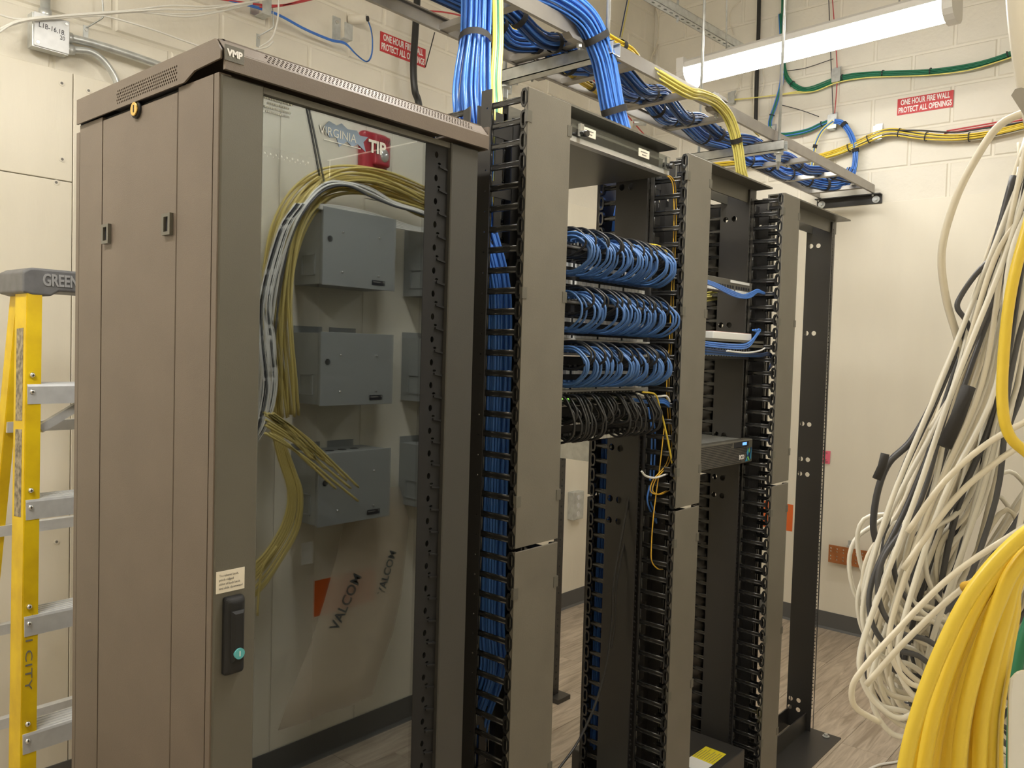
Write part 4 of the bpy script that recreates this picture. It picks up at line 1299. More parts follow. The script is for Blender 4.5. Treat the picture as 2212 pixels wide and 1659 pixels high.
for k in range(3):
    g = 'blue patch cords of the %s row in the first rack' % ['upper', 'middle', 'lower'][k]
    for i in range(40):
        x = PX0 + 0.022 + (pw_ - 0.082)*(i + rc.uniform(-0.2, 0.2))/39
        if 9 <= i < 12 and k != 2:
            continue
        cord('b%d' % (i % 2), 0.094 if i % 2 else 0.100, 0.014 if i % 2 else 0.018, x, LZ[k], 0.114, M_bluepatch, 'blue patch cord in the %s looped row of the first rack' % ['upper', 'middle', 'lower'][k], g)
    g = 'black patch cords of the %s row in the first rack' % ['upper', 'middle', 'lower'][k]
    for i in range(16):
        x = PX0 + 0.03 + (pw_ - 0.10)*(i + rc.uniform(-0.35, 0.35))/15
        cord('k', 0.112, 0.054, x, LZ[k], 0.115, M_blk_cable, 'black patch cord in the %s looped row of the first rack' % ['upper', 'middle', 'lower'][k], g)
for i in range(40):
    x = PX0 + 0.02 + (pw_ - 0.09)*(i + rc.uniform(-0.3, 0.3))/39
    cord('low', 0.092 if i % 2 else 0.110, 0.054 if i % 3 else 0.016, x, LZ[3], 0.09, M_blk_cable, 'black patch cord in the all-black lowest row of the first rack', 'black patch cords of the lowest row in the first rack')

# loose cables beside the first rack
def yp(px, Y):
    return [tuple(onY(x, y, Y)) for x, y in px]


og = 'orange fibre cords beside the first rack'
for d in (0, 5):
    cable('fibre_cable', yp([(1432 + d, 376), (1446 + d, 384), (1454 + d, 405), (1456 + d, 470), (1453 + d, 560), (1450 + d, 640), (1446 + d, 740), (1440 + d, 840), (1446 + d, 950), (1440 + d, 1000), (1412 + d, 1035), (1405 + d, 1060), (1420 + d, 1068), (1440 + d, 1060)], 1.155), 0.0016, M_fib, 'orange fibre cord hanging from the fibre housing beside the first rack', 'fibre cord', og)
cable('fibre_cable', yp([(1400, 527), (1425, 532), (1440, 545), (1452, 570), (1456, 600)], 1.13), 0.0024, M_yel, 'short yellow fibre cord above the upper row of patch cords', 'fibre cord')
cable('fibre_cable', yp([(1388, 847), (1415, 852), (1425, 880), (1432, 905), (1440, 940), (1450, 990), (1456, 1030), (1457, 1042)], 1.13), 0.0026, M_yel, 'bright yellow fibre cord hanging from the lowest switch to the cable manager', 'fibre cord')
cable('fibre_cable', yp([(1437, 905), (1425, 1010), (1412, 1110), (1407, 1180), (1408, 1212), (1420, 1228), (1432, 1230)], 1.16), 0.0018, M_fib, 'thin orange fibre cord dangling to a hook low beside the first rack', 'fibre cord')
cable('patch_cable', yp([(1375, 850), (1400, 857), (1425, 856), (1440, 856), (1447, 868)], 1.14), 0.0030, M_wht, 'white cable leaving the lowest switch into the second cable manager', 'cable')
for d in (0, 4, 8):
    cable('patch_cable', yp([(1365, 862 + d*0.3), (1400, 866 + d*0.5), (1432, 862 + d), (1447, 872 + d)], 1.145), 0.0030, M_blue, 'blue cable leaving the lowest switch into the second cable manager', 'cable', 'blue cables leaving the lowest switch')
for d in (0, 7):
    cable('hanging_cable', yp([(1400 + d, 880), (1408 + d, 940), (1404 + d, 1040), (1398 + d, 1080), (1408 + d, 1110), (1418, 1130)], 1.20), 0.0030, M_blue, 'blue cable hanging beside the first rack below the switches', 'cable', 'blue cables hanging below the switches')
cable('hanging_cable', yp([(1386, 1018), (1395, 1028), (1415, 1032), (1441, 1024)], 1.15), 0.0030, M_white, 'short white cable loop beside the first rack', 'cable')
for px, Y, lab in (([(1372, 940), (1366, 1020), (1350, 1120), (1325, 1260), (1322, 1330), (1312, 1420), (1290, 1510), (1250, 1600), (1200, 1670)], 1.24, 'long black cable sagging through the first rack to the floor'),
                   ([(1380, 945), (1374, 1030), (1356, 1130), (1332, 1260), (1328, 1340), (1320, 1400)], 1.25, 'black cable hanging beside the long sagging one in the first rack'),
                   ([(1303, 1120), (1290, 1060), (1292, 1035), (1305, 1028)], 1.40, 'black cable bent over a hook behind the first rack'),
                   ([(1283, 1060), (1281, 1180), (1277, 1330), (1285, 1350), (1310, 1380)], 1.39, 'black cable dropping behind the first rack')):
    cable('hanging_cable', yp(px, Y), 0.0036, M_blk_cable, lab, 'cable')

# clear organiser on a shelf low in rack 1
sh = thing('rack_shelf', 'black shelf low in the first rack', 'shelf', (1.72, 1.30, 0.20))
MB().box(-0.23, 0.23, -0.10, 0.30, 0.0, 0.003).box(-0.23, 0.23, -0.10, -0.097, 0.0, 0.04).box(-0.23, -0.227, -0.10, 0.30, 0.0, 0.04).box(0.227, 0.23, -0.10, 0.30, 0.0, 0.04).build('shelf', M_black, sh)
cb_ = thing('plastic_box', 'clear plastic parts box on the shelf low in the first rack', 'box', (1.68, 1.33, 0.2035))
MB().box(-0.16, 0.16, -0.10, 0.16, 0.0, 0.002).box(-0.16, 0.16, -0.10, -0.098, 0, 0.06).box(-0.16, 0.16, 0.158, 0.16, 0, 0.06).box(-0.16, -0.158, -0.1, 0.16, 0, 0.06).box(0.158, 0.16, -0.1, 0.16, 0, 0.06).build('box', M_clear, cb_)
MB().box(-0.162, 0.162, -0.102, 0.162, 0.060, 0.064).build('lid', M_clear, cb_)
MB().box(-0.12, 0.08, -0.06, 0.12, 0.003, 0.018).build('paper_insert', M_white, cb_)

# ------------------------------------------------------------------ rack 2
RX0, RX1 = 2.146, 2.620
w2 = RX1 - RX0
pp = thing('patch_bay', 'grey 24-port patch panel with blue cables across it in the second rack', 'patch panel', (RX0, FY, 1.762))
MB().cbox(0, w2, 0, 0.02, 0, 0.044, '-y', 0.0015).build('body', M_char2, pp)
port_mesh(w2, 24, 1, (0.020,)).build('ports', M_ink, pp)
for g in range(4):
    mb = MB()
    for i in range(6):
        x0 = 0.022 + g*0.110 + i*0.0165
        mb.box(x0, x0 + 0.0145, -0.0012, 0, 0.0035, 0.0115)
    mb.build('label_strip', M_white, pp)
MB().box(w2 - 0.16, w2 - 0.02, -0.0012, 0, 0.034, 0.042).build('label_strip', M_white, pp)
bg2 = 'blue cables across the grey patch panel in the second rack'
for i in range(4):
    d = i*3.2
    cable('patch_cable', yp([(1520, 604 + d*0.6), (1545, 612 + d*0.8), (1580, 628 + d), (1605, 637 + d*0.7), (1622, 632 + d), (1636, 626 + d*0.6), (1650, 632 + d*0.3), (1664, 637)], 1.165), 0.0030, M_blue, 'blue cable drooping across the grey patch panel in the second rack', 'cable', bg2)
sw2 = thing('network_switch', 'black network switch with many blue cables in the second rack', 'network switch', (RX0, FY, 1.548))
MB().cbox(0, w2, 0, 0.22, 0, 0.043, '-y', 0.0015).build('body', M_dark, sw2)
port_mesh(w2, 24, 2, (0.012, 0.030), 0.007, 0.009).build('ports', M_silver, sw2)
s3 = thing('rack_shelf', 'grey shelf above the black switch in the second rack', 'shelf', (RX0, FY - 0.05, 1.598))
MB().box(0, w2, 0, 0.30, 0, 0.004).box(0, w2, 0, 0.003, -0.01, 0.012).build('shelf', M_char2, s3)
pb = thing('document_box', 'small pink and white box lying on the shelf in the second rack', 'box', (2.40, 1.18, 1.602))
bevel(MB().box(-0.13, 0.14, -0.02, 0.10, 0, 0.030).build('carton', M_white, pb), 0.003)
MB().box(-0.128, 0.138, -0.018, 0.098, 0.0295, 0.031).build('lid', mat('dull_pink', (0.55, 0.33, 0.32), 0.6), pb)
bg3 = 'blue cables looping off the shelf in the second rack'
for i in range(3):
    d = i*4
    cable('patch_cable', yp([(1515, 738 + d), (1560, 743 + d), (1600, 745 + d), (1618, 740 + d), (1632, 725 + d*0.5), (1634 + i*4, 716 - i), (1626 + i*6, 713 - i)], 1.15), 0.0032, M_blue, 'blue cable curling up at the end of the shelf in the second rack', 'cable', bg3)
bg4 = 'blue cables across the black switch in the second rack'
for i in range(6):
    d = i*2.6
    cable('patch_cable', yp([(1520, 752 + d*0.9), (1560, 758 + d*0.6), (1600, 762 + d*0.5), (1640, 765 + d*0.35), (1662, 762 + d*0.5), (1668, 775 + d), (1660, 800)], 1.15 + 0.003*i), 0.0030, M_blue if i % 3 else M_bluedark, 'blue cable running across the black switch into the third cable manager', 'cable', bg4)
cable('patch_cable', yp([(1570, 758), (1610, 762), (1640, 758), (1652, 752)], 1.14), 0.0030, M_whiteplastic, 'white cable lying over the blue ones at the black switch', 'cable')
for px in ([(1630, 465), (1633, 560), (1632, 640), (1630, 720), (1626, 780)], [(1655, 690), (1650, 760), (1648, 830)], [(1633, 880), (1632, 905), (1620, 922)]):
    cable('hanging_cable', yp(px, 1.29), 0.0030, M_wht, 'white cable hanging inside the third cable manager', 'cable', 'white cables in the third cable manager')
# two-unit server
sv = thing('rack_server', 'black two-unit server with blue display and BCD badge in the second rack', 'server', (RX0, 1.178, 1.203))
MB().cbox(0.0, w2, 0, 0.03, 0, 0.078, '-y', 0.003).build('bezel', M_char2, sv)
MB().box(0.004, w2 - 0.004, 0.03, 0.72, 0.001, 0.077).build('chassis', M_galv, sv)
mb = MB()
for r in range(13):
    zz = 0.005 + r*0.0053
    x = 0.012
    while x < w2 - 0.045:
        ln = rnd.uniform(0.006, 0.02)
        if not (r > 9 and x + ln > w2 - 0.145) and not (r < 5 and x + ln > w2 - 0.08):
            mb.box(x, x + ln, -0.0006, 0.001, zz, zz + 0.0026)
        x += ln + 0.0022
mb.build('vent_slots', M_ink, sv)
MB().box(w2 - 0.14, w2 - 0.035, -0.002, 0.001, 0.056, 0.073).build('display_panel', M_ink, sv)
MB().box(w2 - 0.082, w2 - 0.052, -0.0028, -0.0018, 0.061, 0.070).build('display', M_lcd, sv)
obj('lettering', text_mesh('BCD', 0.0195, M_signwhite, facing((w2 - 0.084, -0.0016, 0.021), (1, 0, 0), (0, 0, 1)), bold=0.0007, xs=0.95, ext=0.0004), sv)
for poly, mm in (([(-0.058, 0.004), (-0.014, 0.008), (-0.008, 0.05), (-0.034, 0.05), (-0.046, 0.036), (-0.046, 0.024)], M_navy), ([(-0.047, 0.034), (-0.036, 0.050), (-0.030, 0.035), (-0.038, 0.022)], M_cyan),
                 ([(-0.034, 0.040), (-0.026, 0.050), (-0.022, 0.040), (-0.028, 0.032)], M_lime), ([(-0.044, 0.018), (-0.030, 0.006), (-0.022, 0.007), (-0.036, 0.022)], M_lime), ([(-0.056, 0.005), (-0.036, 0.006), (-0.046, 0.018)], M_cyan),
                 ([(-0.020, 0.012), (-0.012, 0.010), (-0.008, 0.048), (-0.014, 0.034)], M_cyan)):
    i = [M_navy, M_cyan, M_lime].index(mm)
    obj('printed_patch', plate('printed_patch', [(w2 + u, v) for u, v in poly], [], 0.0004, mm, XZ((0, -0.0008 - 0.0005*i, 0))), sv)
bag = thing('plastic_bag', 'crumpled clear plastic bag standing on the two-unit server', 'plastic bag', (2.235, 1.30, 1.281))
bv = []
for i in range(7):
    for j in range(8):
        a = 2*math.pi*j/8
        rr = 0.045*(1 + 0.35*rnd.uniform(-1, 1))*(0.8 if i in (0, 6) else 1)
        bv.append((rr*math.cos(a), rr*math.sin(a)*0.7, i*0.011))
bf = [(i*8 + j, i*8 + (j+1) % 8, (i+1)*8 + (j+1) % 8, (i+1)*8 + j) for i in range(6) for j in range(8)] + [tuple(range(8)), tuple(range(48, 56))]
M_bag = mat('milky_plastic', (0.75, 0.75, 0.73), 0.35, alpha=0.55)
MB().add(bv, bf).build('film', M_bag, bag)
# battery unit with warning label
up = thing('battery_unit', 'black battery unit with yellow and white warning label on top, low in the second rack', 'power unit', (2.15, 1.13, 0.10))
bevel(MB().box(0.0, 0.40, 0.0, 0.42, -0.022, 0.15).build('case', M_black, up), 0.003)
c4 = [onZ(*q, 0.2506) for q in ((1494, 1633), (1525, 1612), (1569, 1629), (1540, 1652))]
off = Vector((2.15, 1.13, 0.10))
lv = [tuple(p - off) for p in c4]
MB().add(lv + [(x, y, z - 0.0005) for x, y, z in lv], [(0, 1, 2, 3), (7, 6, 5, 4), (0, 4, 5, 1), (1, 5, 6, 2), (2, 6, 7, 3), (3, 7, 4, 0)]).build('warning_label', M_yellowlabel, up)
d_ = (c4[3] - c4[2])
c5 = [c4[0], c4[3], c4[3] + (c4[3] - c4[2])*0.0 + (c4[0] - c4[1])*0.75, c4[0] + (c4[0] - c4[1])*0.75]
lv = [tuple(p - off) for p in c5]
MB().add(lv + [(x, y, z - 0.0005) for x, y, z in lv], [(0, 1, 2, 3), (7, 6, 5, 4), (0, 4, 5, 1), (1, 5, 6, 2), (2, 6, 7, 3), (3, 7, 4, 0)]).build('notice_label', M_white, up)
e1, e2 = (c4[1] - c4[0]), (c4[3] - c4[0])
for i in range(8):
    a = c4[0] + e1*0.08 + e2*(0.08 + i*0.115)
    b = c4[0] + e1*rnd.uniform(0.6, 0.92) + e2*(0.08 + i*0.115)
    mb = MB().bar(a - off + Vector((0, 0, 0.0006)), b - off + Vector((0, 0, 0.0006)), 0.0016, 0.0003)
    mb.build('print_line', M_inkgrey, up)
# folded grey sheet leaning at rack 3 foot
fs_ = thing('metal_flap', 'small grey sheet leaning at the foot of the last rack', 'metal sheet', (3.22, 1.345, 0.0))
MB().obox((0, 0.0, 0.085), (0.055, 0.02, 0.0), (0.0006, -0.0012, 0), (0.012, 0.0, 0.085)).build('sheet', M_alu, fs_)
# perforated upright and utility box behind the row
ur = thing('rack_upright', 'black perforated rack upright standing behind the first rack', 'rack upright', (2.86, 2.18, 0))
obj('channel', plate('channel', [(0, 0.02), (0.045, 0.02), (0.045, 1.30), (0, 1.30)], [(0.022, 0.06 + i*0.03, 0.005, 0.005) for i in range(41)], 0.003, M_black, XZ((0, 0, 0))), ur)
MB().box(0.042, 0.045, 0, 0.05, 0.02, 1.3).box(-0.02, 0.07, -0.05, 0.09, 0, 0.02).build('web', M_black, ur)
p = onY(1237, 1090, YB - 0.016)
ub = thing('utility_box', 'grey metal utility box with knockouts on the back wall behind the racks', 'junction box', (p.x, YB - 0.016, p.z))
bevel(MB().box(-0.05, 0.055, -0.045, 0, -0.085, 0.085).build('box', M_galv, ub), 0.004)
for zz in (-0.05, 0.0, 0.05):
    MB().cyl((0.0, -0.0445, zz), (0.0, -0.047, zz), 0.016, 12).build('knockout', M_alu, ub)
# blank panels at the back of racks, seen through the first opening
bp_ = thing('blank_panel', 'black blank panel mounted high at the rear of the second rack', 'blank panel', (2.135, 1.40, 1.86))
obj('panel', plate('panel', [(0, 0), (0.49, 0), (0.49, 0.13), (0, 0.13)], [(0.03 + 0.022*i, 0.115, 0.006, 0.004) for i in range(20)], 0.003, M_dark, XZ((0, 0, 0))), bp_)

# ------------------------------------------------------------------ stepladder
lad_o = onY(45, 578, 2.36)
lad_o = Vector((lad_o.x + 0.235, 2.445, 0))
la = math.radians(1.5)
lad = thing('stepladder', 'yellow fibreglass stepladder with grey top cap standing beside the cabinet', 'stepladder', tuple(lad_o), la)
ZTOP = 1.735


def rail_pts(s, front):
    if front:
        return Vector((s*0.222, -0.042, ZTOP - 0.05)), Vector((s*0.275, -0.155, 0.0))
    return Vector((s*0.205, 0.055, ZTOP - 0.06)), Vector((s*0.25, 0.32, 0.0))


def channel(a, b, s, depth, width, flip, m):
    """C-channel rail from a (top) to b (foot): web outward, flanges along the travel side"""
    a, b = Vector(a), Vector(b)
    mb = MB()
    t = (b - a).normalized()
    side = Vector((s, 0, 0))
    fr = t.cross(side).normalized()
    side = fr.cross(t).normalized()
    if side.x*s < 0:
        side = -side
    if fr.y > 0:
        fr = -fr
    L = (b - a).length/2
    c = (a + b)/2
    mb.obox(c + side*0.0, t*L, fr*(depth/2), side*0.0018)
    mb.obox(c + fr*(depth/2) - side*(width/2), t*L, fr*0.0018, side*(width/2))
    mb.obox(c - fr*(depth/2) - side*(width/2), t*L, fr*0.0018, side*(width/2))
    return mb, t, fr, side


for s in (-1, 1):
    a, b = rail_pts(s, True)
    mb, t, fr, side = channel(a, b, s, 0.075, 0.036, False, M_yelfg)
    r1 = mb.build('front_rail', M_yelfg, lad)
    st = MB()
    for f0, f1 in ((0.10, 0.42), (0.45, 0.75)):
        st.obox(a + (b - a)*((f0*0.45 + f1*0.45)/2 + 0.02) + side*0.0022, t*((f1 - f0)*0.45*(b - a).length/2), fr*0.022, side*0.0005)
    st.build('warning_sticker', mat('worn_sticker', (0.45, 0.38, 0.26), 0.7, noise_amt=0.75, noise_scale=70, col2=(0.10, 0.09, 0.07)), r1)
    a2, b2 = rail_pts(s, False)
    mb, t2, fr2, side2 = channel(a2, b2, s, 0.045, 0.025, True, M_yelfg)
    mb.build('rear_rail', M_yelfg, lad)
    # rivets on the front flange
    for i in range(5):
        f = (ZTOP - 0.05 - (1.43 - 0.30*i))/(ZTOP - 0.05)
        p = a + (b - a)*f
        for dz in (-0.022, 0.022):
            q = p + t*dz + fr*0.0405 - side*0.014
            MB().sphere(q, 0.0075, 8, 5, (1, 1, 1)).build('rivet', M_steel, r1)
# handwriting on the rail
a, b = rail_pts(-1, True)
t = (b - a).normalized()
n_ = t.cross(Vector((-1, 0, 0))).normalized()
if n_.y > 0:
    n_ = -n_
rt = -t
pos = a + (b - a)*0.565 + n_*0.0402 + Vector((0.014, 0, 0))
upv = Vector((1, 0, 0))
upv = (upv - t*upv.dot(t)).normalized()
obj('lettering', text_mesh('TRI CITY', 0.024, M_inkgrey, facing(pos, t, t.cross(n_)*(-1) if t.cross(upv).dot(n_) > 0 else upv), xs=1.9, ext=0.0002, space=1.1), lad)
cap = MB().prism([(-0.215, 0.0), (-0.235, -0.012), (-0.235, -0.066), (-0.21, -0.072), (-0.165, -0.072), (-0.145, -0.058), (0.145, -0.058), (0.165, -0.072), (0.235, -0.066), (0.235, -0.012), (0.215, 0.0)], lambda u, v, q: (u, q, ZTOP + v), -0.085, 0.085)
capo = bevel(cap.build('top_cap', M_gryplas, lad), 0.006, 3)
obj('lettering', text_mesh('GREENLEE', 0.044, mat('cap_lettering', (0.33, 0.33, 0.335), 0.5), facing((-0.187, -0.0858, ZTOP - 0.031), (1, 0, 0), (0, 0, 1)), bold=0.0012, xs=0.66, ext=0.0014, align='LEFT'), capo)
for i in range(5):
    zs = 1.43 - 0.30*i
    f = (ZTOP - 0.05 - zs)/(ZTOP - 0.05)
    pl, pr_ = [rail_pts(s, True)[0].lerp(rail_pts(s, True)[1], f) for s in (-1, 1)]
    yb = pl.y
    x0, x1 = pl.x + 0.002, pr_.x - 0.002
    stp = MB().prism([(-0.042, 0.0), (-0.044, -0.006), (-0.044, -0.052), (-0.041, -0.052), (-0.041, -0.004), (0.040, -0.004), (0.040, -0.03), (0.042, -0.03), (0.042, 0.0)], lambda u, v, q: (q, yb + u, zs + v), x0, x1)
    for g in range(5):
        stp.box(x0, x1, yb - 0.034 + g*0.016, yb - 0.028 + g*0.016, zs, zs + 0.002)
    so = stp.build('step', M_alu, lad)
    if i == 0:
        MB().sphere((0.05, yb - 0.045, zs - 0.028), 0.008, 8, 5).build('rivet', M_steel, so)
    a2, b2 = rail_pts(-1, False)[0].lerp(rail_pts(-1, False)[1], f), rail_pts(1, False)[0].lerp(rail_pts(1, False)[1], f)
    MB().bar(a2 - Vector((0, 0, 0.12)), b2 - Vector((0, 0, 0.12)), 0.025, 0.03).build('rear_brace', M_alu, lad)
MB().bar((-0.19, -0.08, 1.31), (-0.02, -0.075, 1.41), 0.016, 0.022).build('step_brace', M_alu, lad)

# ------------------------------------------------------------------ cables hanging close to the camera at the right
fgl = 'beige and grey cables of the loose hanging bundle at the aisle wall'
rf = random.Random(33)


def fgpt(x, y, d):
    return tuple(atD(x, y, d))


def strand(px, m, r, label, group, d0=0.9, d1=0.9, name='hanging_cable'):
    n = len(px)
    pts = [fgpt(x, y, d0 + (d1 - d0)*i/(n - 1)) for i, (x, y) in enumerate(px)]
    return cable(name, pts, r, m, label, 'cable', group, n=7, sub=6)


cols = [M_beige, M_creamcab, M_grycab, M_beige, M_creamcab, M_beige, M_grycab, M_creamcab]
cname = {M_beige.name: 'beige', M_creamcab.name: 'cream', M_grycab.name: 'dark grey'}
# main hanging mass: enters at upper right, sweeps down-left, hairpins near the bottom, returns
for i in range(104):
    m = cols[i % 8]
    d = rf.uniform(0.82, 1.05)
    sx = rf.uniform(0, 1)
    x_top = 2228 + rf.uniform(-40, 80)*sx
    y_top = 330 + rf.uniform(-70, 160)
    bend = rf.uniform(0, 1)
    xm1 = 2120 + 95*bend + rf.uniform(-18, 18)
    xm2 = 2010 + 170*bend + rf.uniform(-25, 25)
    xm3 = 1905 + 200*bend + rf.uniform(-25, 25)
    xb = 1855 + 190*bend + rf.uniform(-25, 25)
    yb = 1330 + rf.uniform(-120, 190)
    px = [(x_top, y_top), (xm1 + 20, 560), (xm2 + 25, 830), (xm3 + 25, 1080), (xb, yb - 90), (xb - 8, yb), (xb + 30, yb + 65), (xb + 95, yb + 85)]
    if i % 3 == 0:
        px += [(xb + 190, yb - 20), (xb + 300, yb - 190), (2240, 1120 + rf.uniform(-200, 150))]
    else:
        px += [(xb + 150, yb + 130), (xb + 230, yb + 190 + rf.uniform(-60, 60))]
    strand(px, m, 0.0028, '%s cable in the loose tangled bundle hanging by the aisle wall' % cname[m.name], '%s %s' % (cname[m.name], 'cables in the tangled hanging bundle'), d, d + rf.uniform(-0.06, 0.06))
# individually visible strands
strand([(2225, 238), (2160, 270), (2110, 340), (2065, 430), (2035, 540), (2043, 640), (2068, 730), (2078, 790), (2060, 850), (2010, 930)], M_beige, 0.0040, 'single beige cable arching out of the hanging bundle across the end wall', None, 0.80, 0.90)
strand([(2160, 540), (2110, 590), (2075, 640), (2068, 665), (2085, 690), (2100, 720)], M_grycab, 0.0028, 'thin dark wire kinked out of the hanging bundle', None, 0.85, 0.85)
strand([(2190, 380), (2140, 560), (2085, 700), (2020, 860), (1970, 950), (1920, 1000), (1896, 1060), (1886, 1130), (1892, 1170)], M_grycab, 0.0038, 'thick dark grey cable running down the outside of the hanging bundle', None, 0.85, 0.92)
for (x0, y0, x1, y1, lab) in ((2092, 835, 2040, 965, 'black tape wrapped round a joint in the hanging bundle'), (1912, 980, 1893, 1035, 'black tape wrapped round a cable end at the edge of the hanging bundle')):
    o = MB().tube([fgpt(x0, y0, 0.80), fgpt((x0 + x1)/2 + 3, (y0 + y1)/2, 0.80), fgpt(x1, y1, 0.80)], 0.0068 if y1 - y0 > 100 else 0.0042, 10).build('tape_wrap', M_velcro)
    tag(o, lab, 'tape')
strand([(2225, 470), (2190, 600), (2172, 720), (2165, 860), (2180, 940), (2225, 985)], M_yel, 0.0040, 'single bright yellow cable curving through the beige hanging bundle', None, 0.60, 0.60)
for px in ([(2225, 905), (2130, 960), (2040, 1040), (1960, 1150)], [(2225, 950), (2150, 1000), (2060, 1080), (1950, 1230)], [(2225, 1130), (2060, 1240), (1930, 1370), (1860, 1450), (1840, 1490), (1850, 1530), (1900, 1560)], [(2225, 1180), (2080, 1270), (1960, 1380), (1870, 1480)]):
    strand(px, M_beige, 0.0030, 'beige cable crossing in front of the tangled hanging bundle', 'beige cables crossing the tangled bundle', 0.78, 0.80)
# foreground yellow coil
for i in range(26):
    f = i/25.0
    xt = 2330 - 40*f + rf.uniform(-15, 15)
    d = 0.40 + 0.10*((i*7) % 26)/26
    g_ = max(0.0, min(1.0, f + rf.uniform(-0.05, 0.05)))
    px = [(xt, 1080 + 40*f), (2205 - 5*f, 1160 + 90*g_), (2105 + 85*g_, 1270 + 60*g_), (2035 + 138*g_, 1400 + 30*g_), (1985 + 172*g_, 1530 + 10*g_), (1955 + 200*g_, 1650), (1945 + 215*g_, 1760), (1950 + 220*g_, 1900)]
    strand(px, M_yel, 0.0037, 'bright yellow cable in the thick coil hanging nearest the aisle wall', 'yellow cables of the thick hanging coil', d, d + 0.02)
o = MB().cyl(fgpt(2086, 1268, 0.50), fgpt(2125, 1262, 0.47), 0.0035, 10).build('cable_tie', M_fib)
tag(o, 'orange tie end poking out beside the yellow coil', 'cable tie')
strand([(2240, 1300), (2205, 1400), (2192, 1500), (2186, 1700)], M_grn, 0.0040, 'green cable hanging behind the yellow coil', None, 0.55, 0.55)
# white duct end
wd = thing('white_duct', 'white plastic cable duct end beside the yellow coil', 'cable duct', fgpt(2212, 1570, 0.42))
c0 = Vector(wd.location)
ring = []
for (x, y) in ((2176, 1700), (2177, 1500), (2181, 1466), (2196, 1448), (2240, 1443), (2290, 1443), (2290, 1700)):
    ring.append(Vector(fgpt(x, y, 0.42)) - c0)
back = [p + ray(2176, 1560)*0.03 for p in ring]
nn = len(ring)
bevel(MB().add(ring + back, [tuple(range(nn)), tuple(reversed(range(nn, 2*nn)))] + [(i, (i+1) % nn, nn + (i+1) % nn, nn + i) for i in range(nn)]).build('duct', M_whiteplastic, wd), 0.002, 2)
# grey hanger plate and thick tube high at the right edge
hp = thing('hanger_plate', 'grey steel hanger plate tip beside the hanging cables', 'hanger plate', fgpt(2212, 225, 0.7))
c0 = Vector(hp.location)
ring = [Vector(fgpt(x, y, 0.7)) - c0 for (x, y) in ((2184, 206), (2193, 192), (2206, 189), (2300, 215), (2300, 330), (2222, 265))]
back = [p + ray(2190, 220)*0.004 for p in ring]
nn = len(ring)
MB().add(ring + back, [tuple(range(nn)), tuple(reversed(range(nn, 2*nn)))] + [(i, (i+1) % nn, nn + (i+1) % nn, nn + i) for i in range(nn)]).build('plate', M_greymetal, hp)
cable('hanging_tube', [fgpt(x, y, 0.75) for x, y in ((2235, -60), (2240, 20), (2252, 120), (2278, 260))], 0.024, M_beige, 'thick beige tube hanging from above by the aisle wall', 'tube', n=12)
# loose cable end on the floor
cable('floor_cable', [tuple(onZ(x, y, 0.006)) for x, y in ((1870, 1665), (1900, 1652), (1940, 1645), (1990, 1630))], 0.005, M_wht, 'loose white cable lying on the wood-look floor', 'cable')

# ------------------------------------------------------------------ aisle wall (seen mirrored in the glass door)
WY = YF + 0.012


def enclosure(x0, x1, z0, z1, dep, lab):
    t = thing('wall_enclosure', lab, 'enclosure', (x0, WY, z0), 0, 'grey enclosures on the aisle wall')
    w, h = x1 - x0, z1 - z0
    MB().box(0, w, 0, dep - 0.003, 0, h).build('box', M_boxdark, t)
    MB().cbox(-0.004, w + 0.004, dep - 0.003, dep, -0.004, h + 0.004, '+y', 0.001).build('cover', M_boxgrey, t)
    for xx in (0.08, w - 0.075):
        for zz in (0.045, h - 0.075):
            MB().sphere((xx, dep, zz), 0.005, 8, 5).build('cover_screw', M_steel, t)
    MB().cyl((0.025, dep - 0.001, h*0.6), (0.025, dep + 0.001, h*0.6), 0.011, 12).build('knockout', M_dark, t)
    lb_ = MB().box(w - 0.105, w - 0.045, dep, dep + 0.0015, 0.012, 0.030).build('nameplate', M_ink, t)
    MB().box(w - 0.1, w - 0.066, dep + 0.0014, dep + 0.002, 0.0215, 0.0255).box(w - 0.054, w - 0.048, dep + 0.0014, dep + 0.002, 0.022, 0.028).build('nameplate_print', M_inkgrey, lb_)
    fr = MB().box(-0.003, 0, dep*0.25, dep*0.72, 0.03, 0.034).box(-0.003, 0, dep*0.25, dep*0.72, 0.10, 0.104).box(-0.003, 0, dep*0.25, dep*0.28, 0.03, 0.104).box(-0.003, 0, dep*0.69, dep*0.72, 0.03, 0.104).build('side_frame', M_boxgrey, t)
    for xx in (0.02, w*0.55):
        MB().box(xx - 0.02, xx + 0.10, 0, 0.004, h, h + 0.025).build('mounting_tab', M_boxgrey, t)
    for i in range(4):
        MB().cyl((0.05 + i*0.055, dep*0.5, h - 0.001), (0.05 + i*0.055, dep*0.5, h + 0.0015), 0.016, 12).build('top_knockout', M_ink, t)
    return t


zrow = []
for (ya, yb2) in ((447, 612), (719, 875), (983, 1136)):
    zrow.append((mir(697, yb2, 2.325).z, mir(697, ya, 2.325).z))
nm3 = ['upper', 'middle', 'lower']
for k, (za, zb) in enumerate(zrow):
    enclosure(1.688, 2.005, za, zb, 0.17, 'grey steel wall enclosure nearest the hanging cables, %s of its column' % nm3[k])
    enclosure(2.20, 2.52, za - 0.005, zb - 0.005, 0.17, 'grey steel wall enclosure farther from the hanging cables, %s of its column' % nm3[k])
c = mir(810, 330, 2.46)
al = thing('fire_alarm', 'red fire alarm horn strobe on the aisle wall above the enclosures', 'fire alarm', (c.x, WY, c.z))
bevel(MB().box(-0.062, 0.062, 0, 0.042, -0.076, 0.076).build('body', M_redalarm, al), 0.016, 4)
bevel(MB().box(-0.020, 0.056, 0.03, 0.062, -0.052, 0.064).build('face', M_redalarm, al), 0.010, 3)
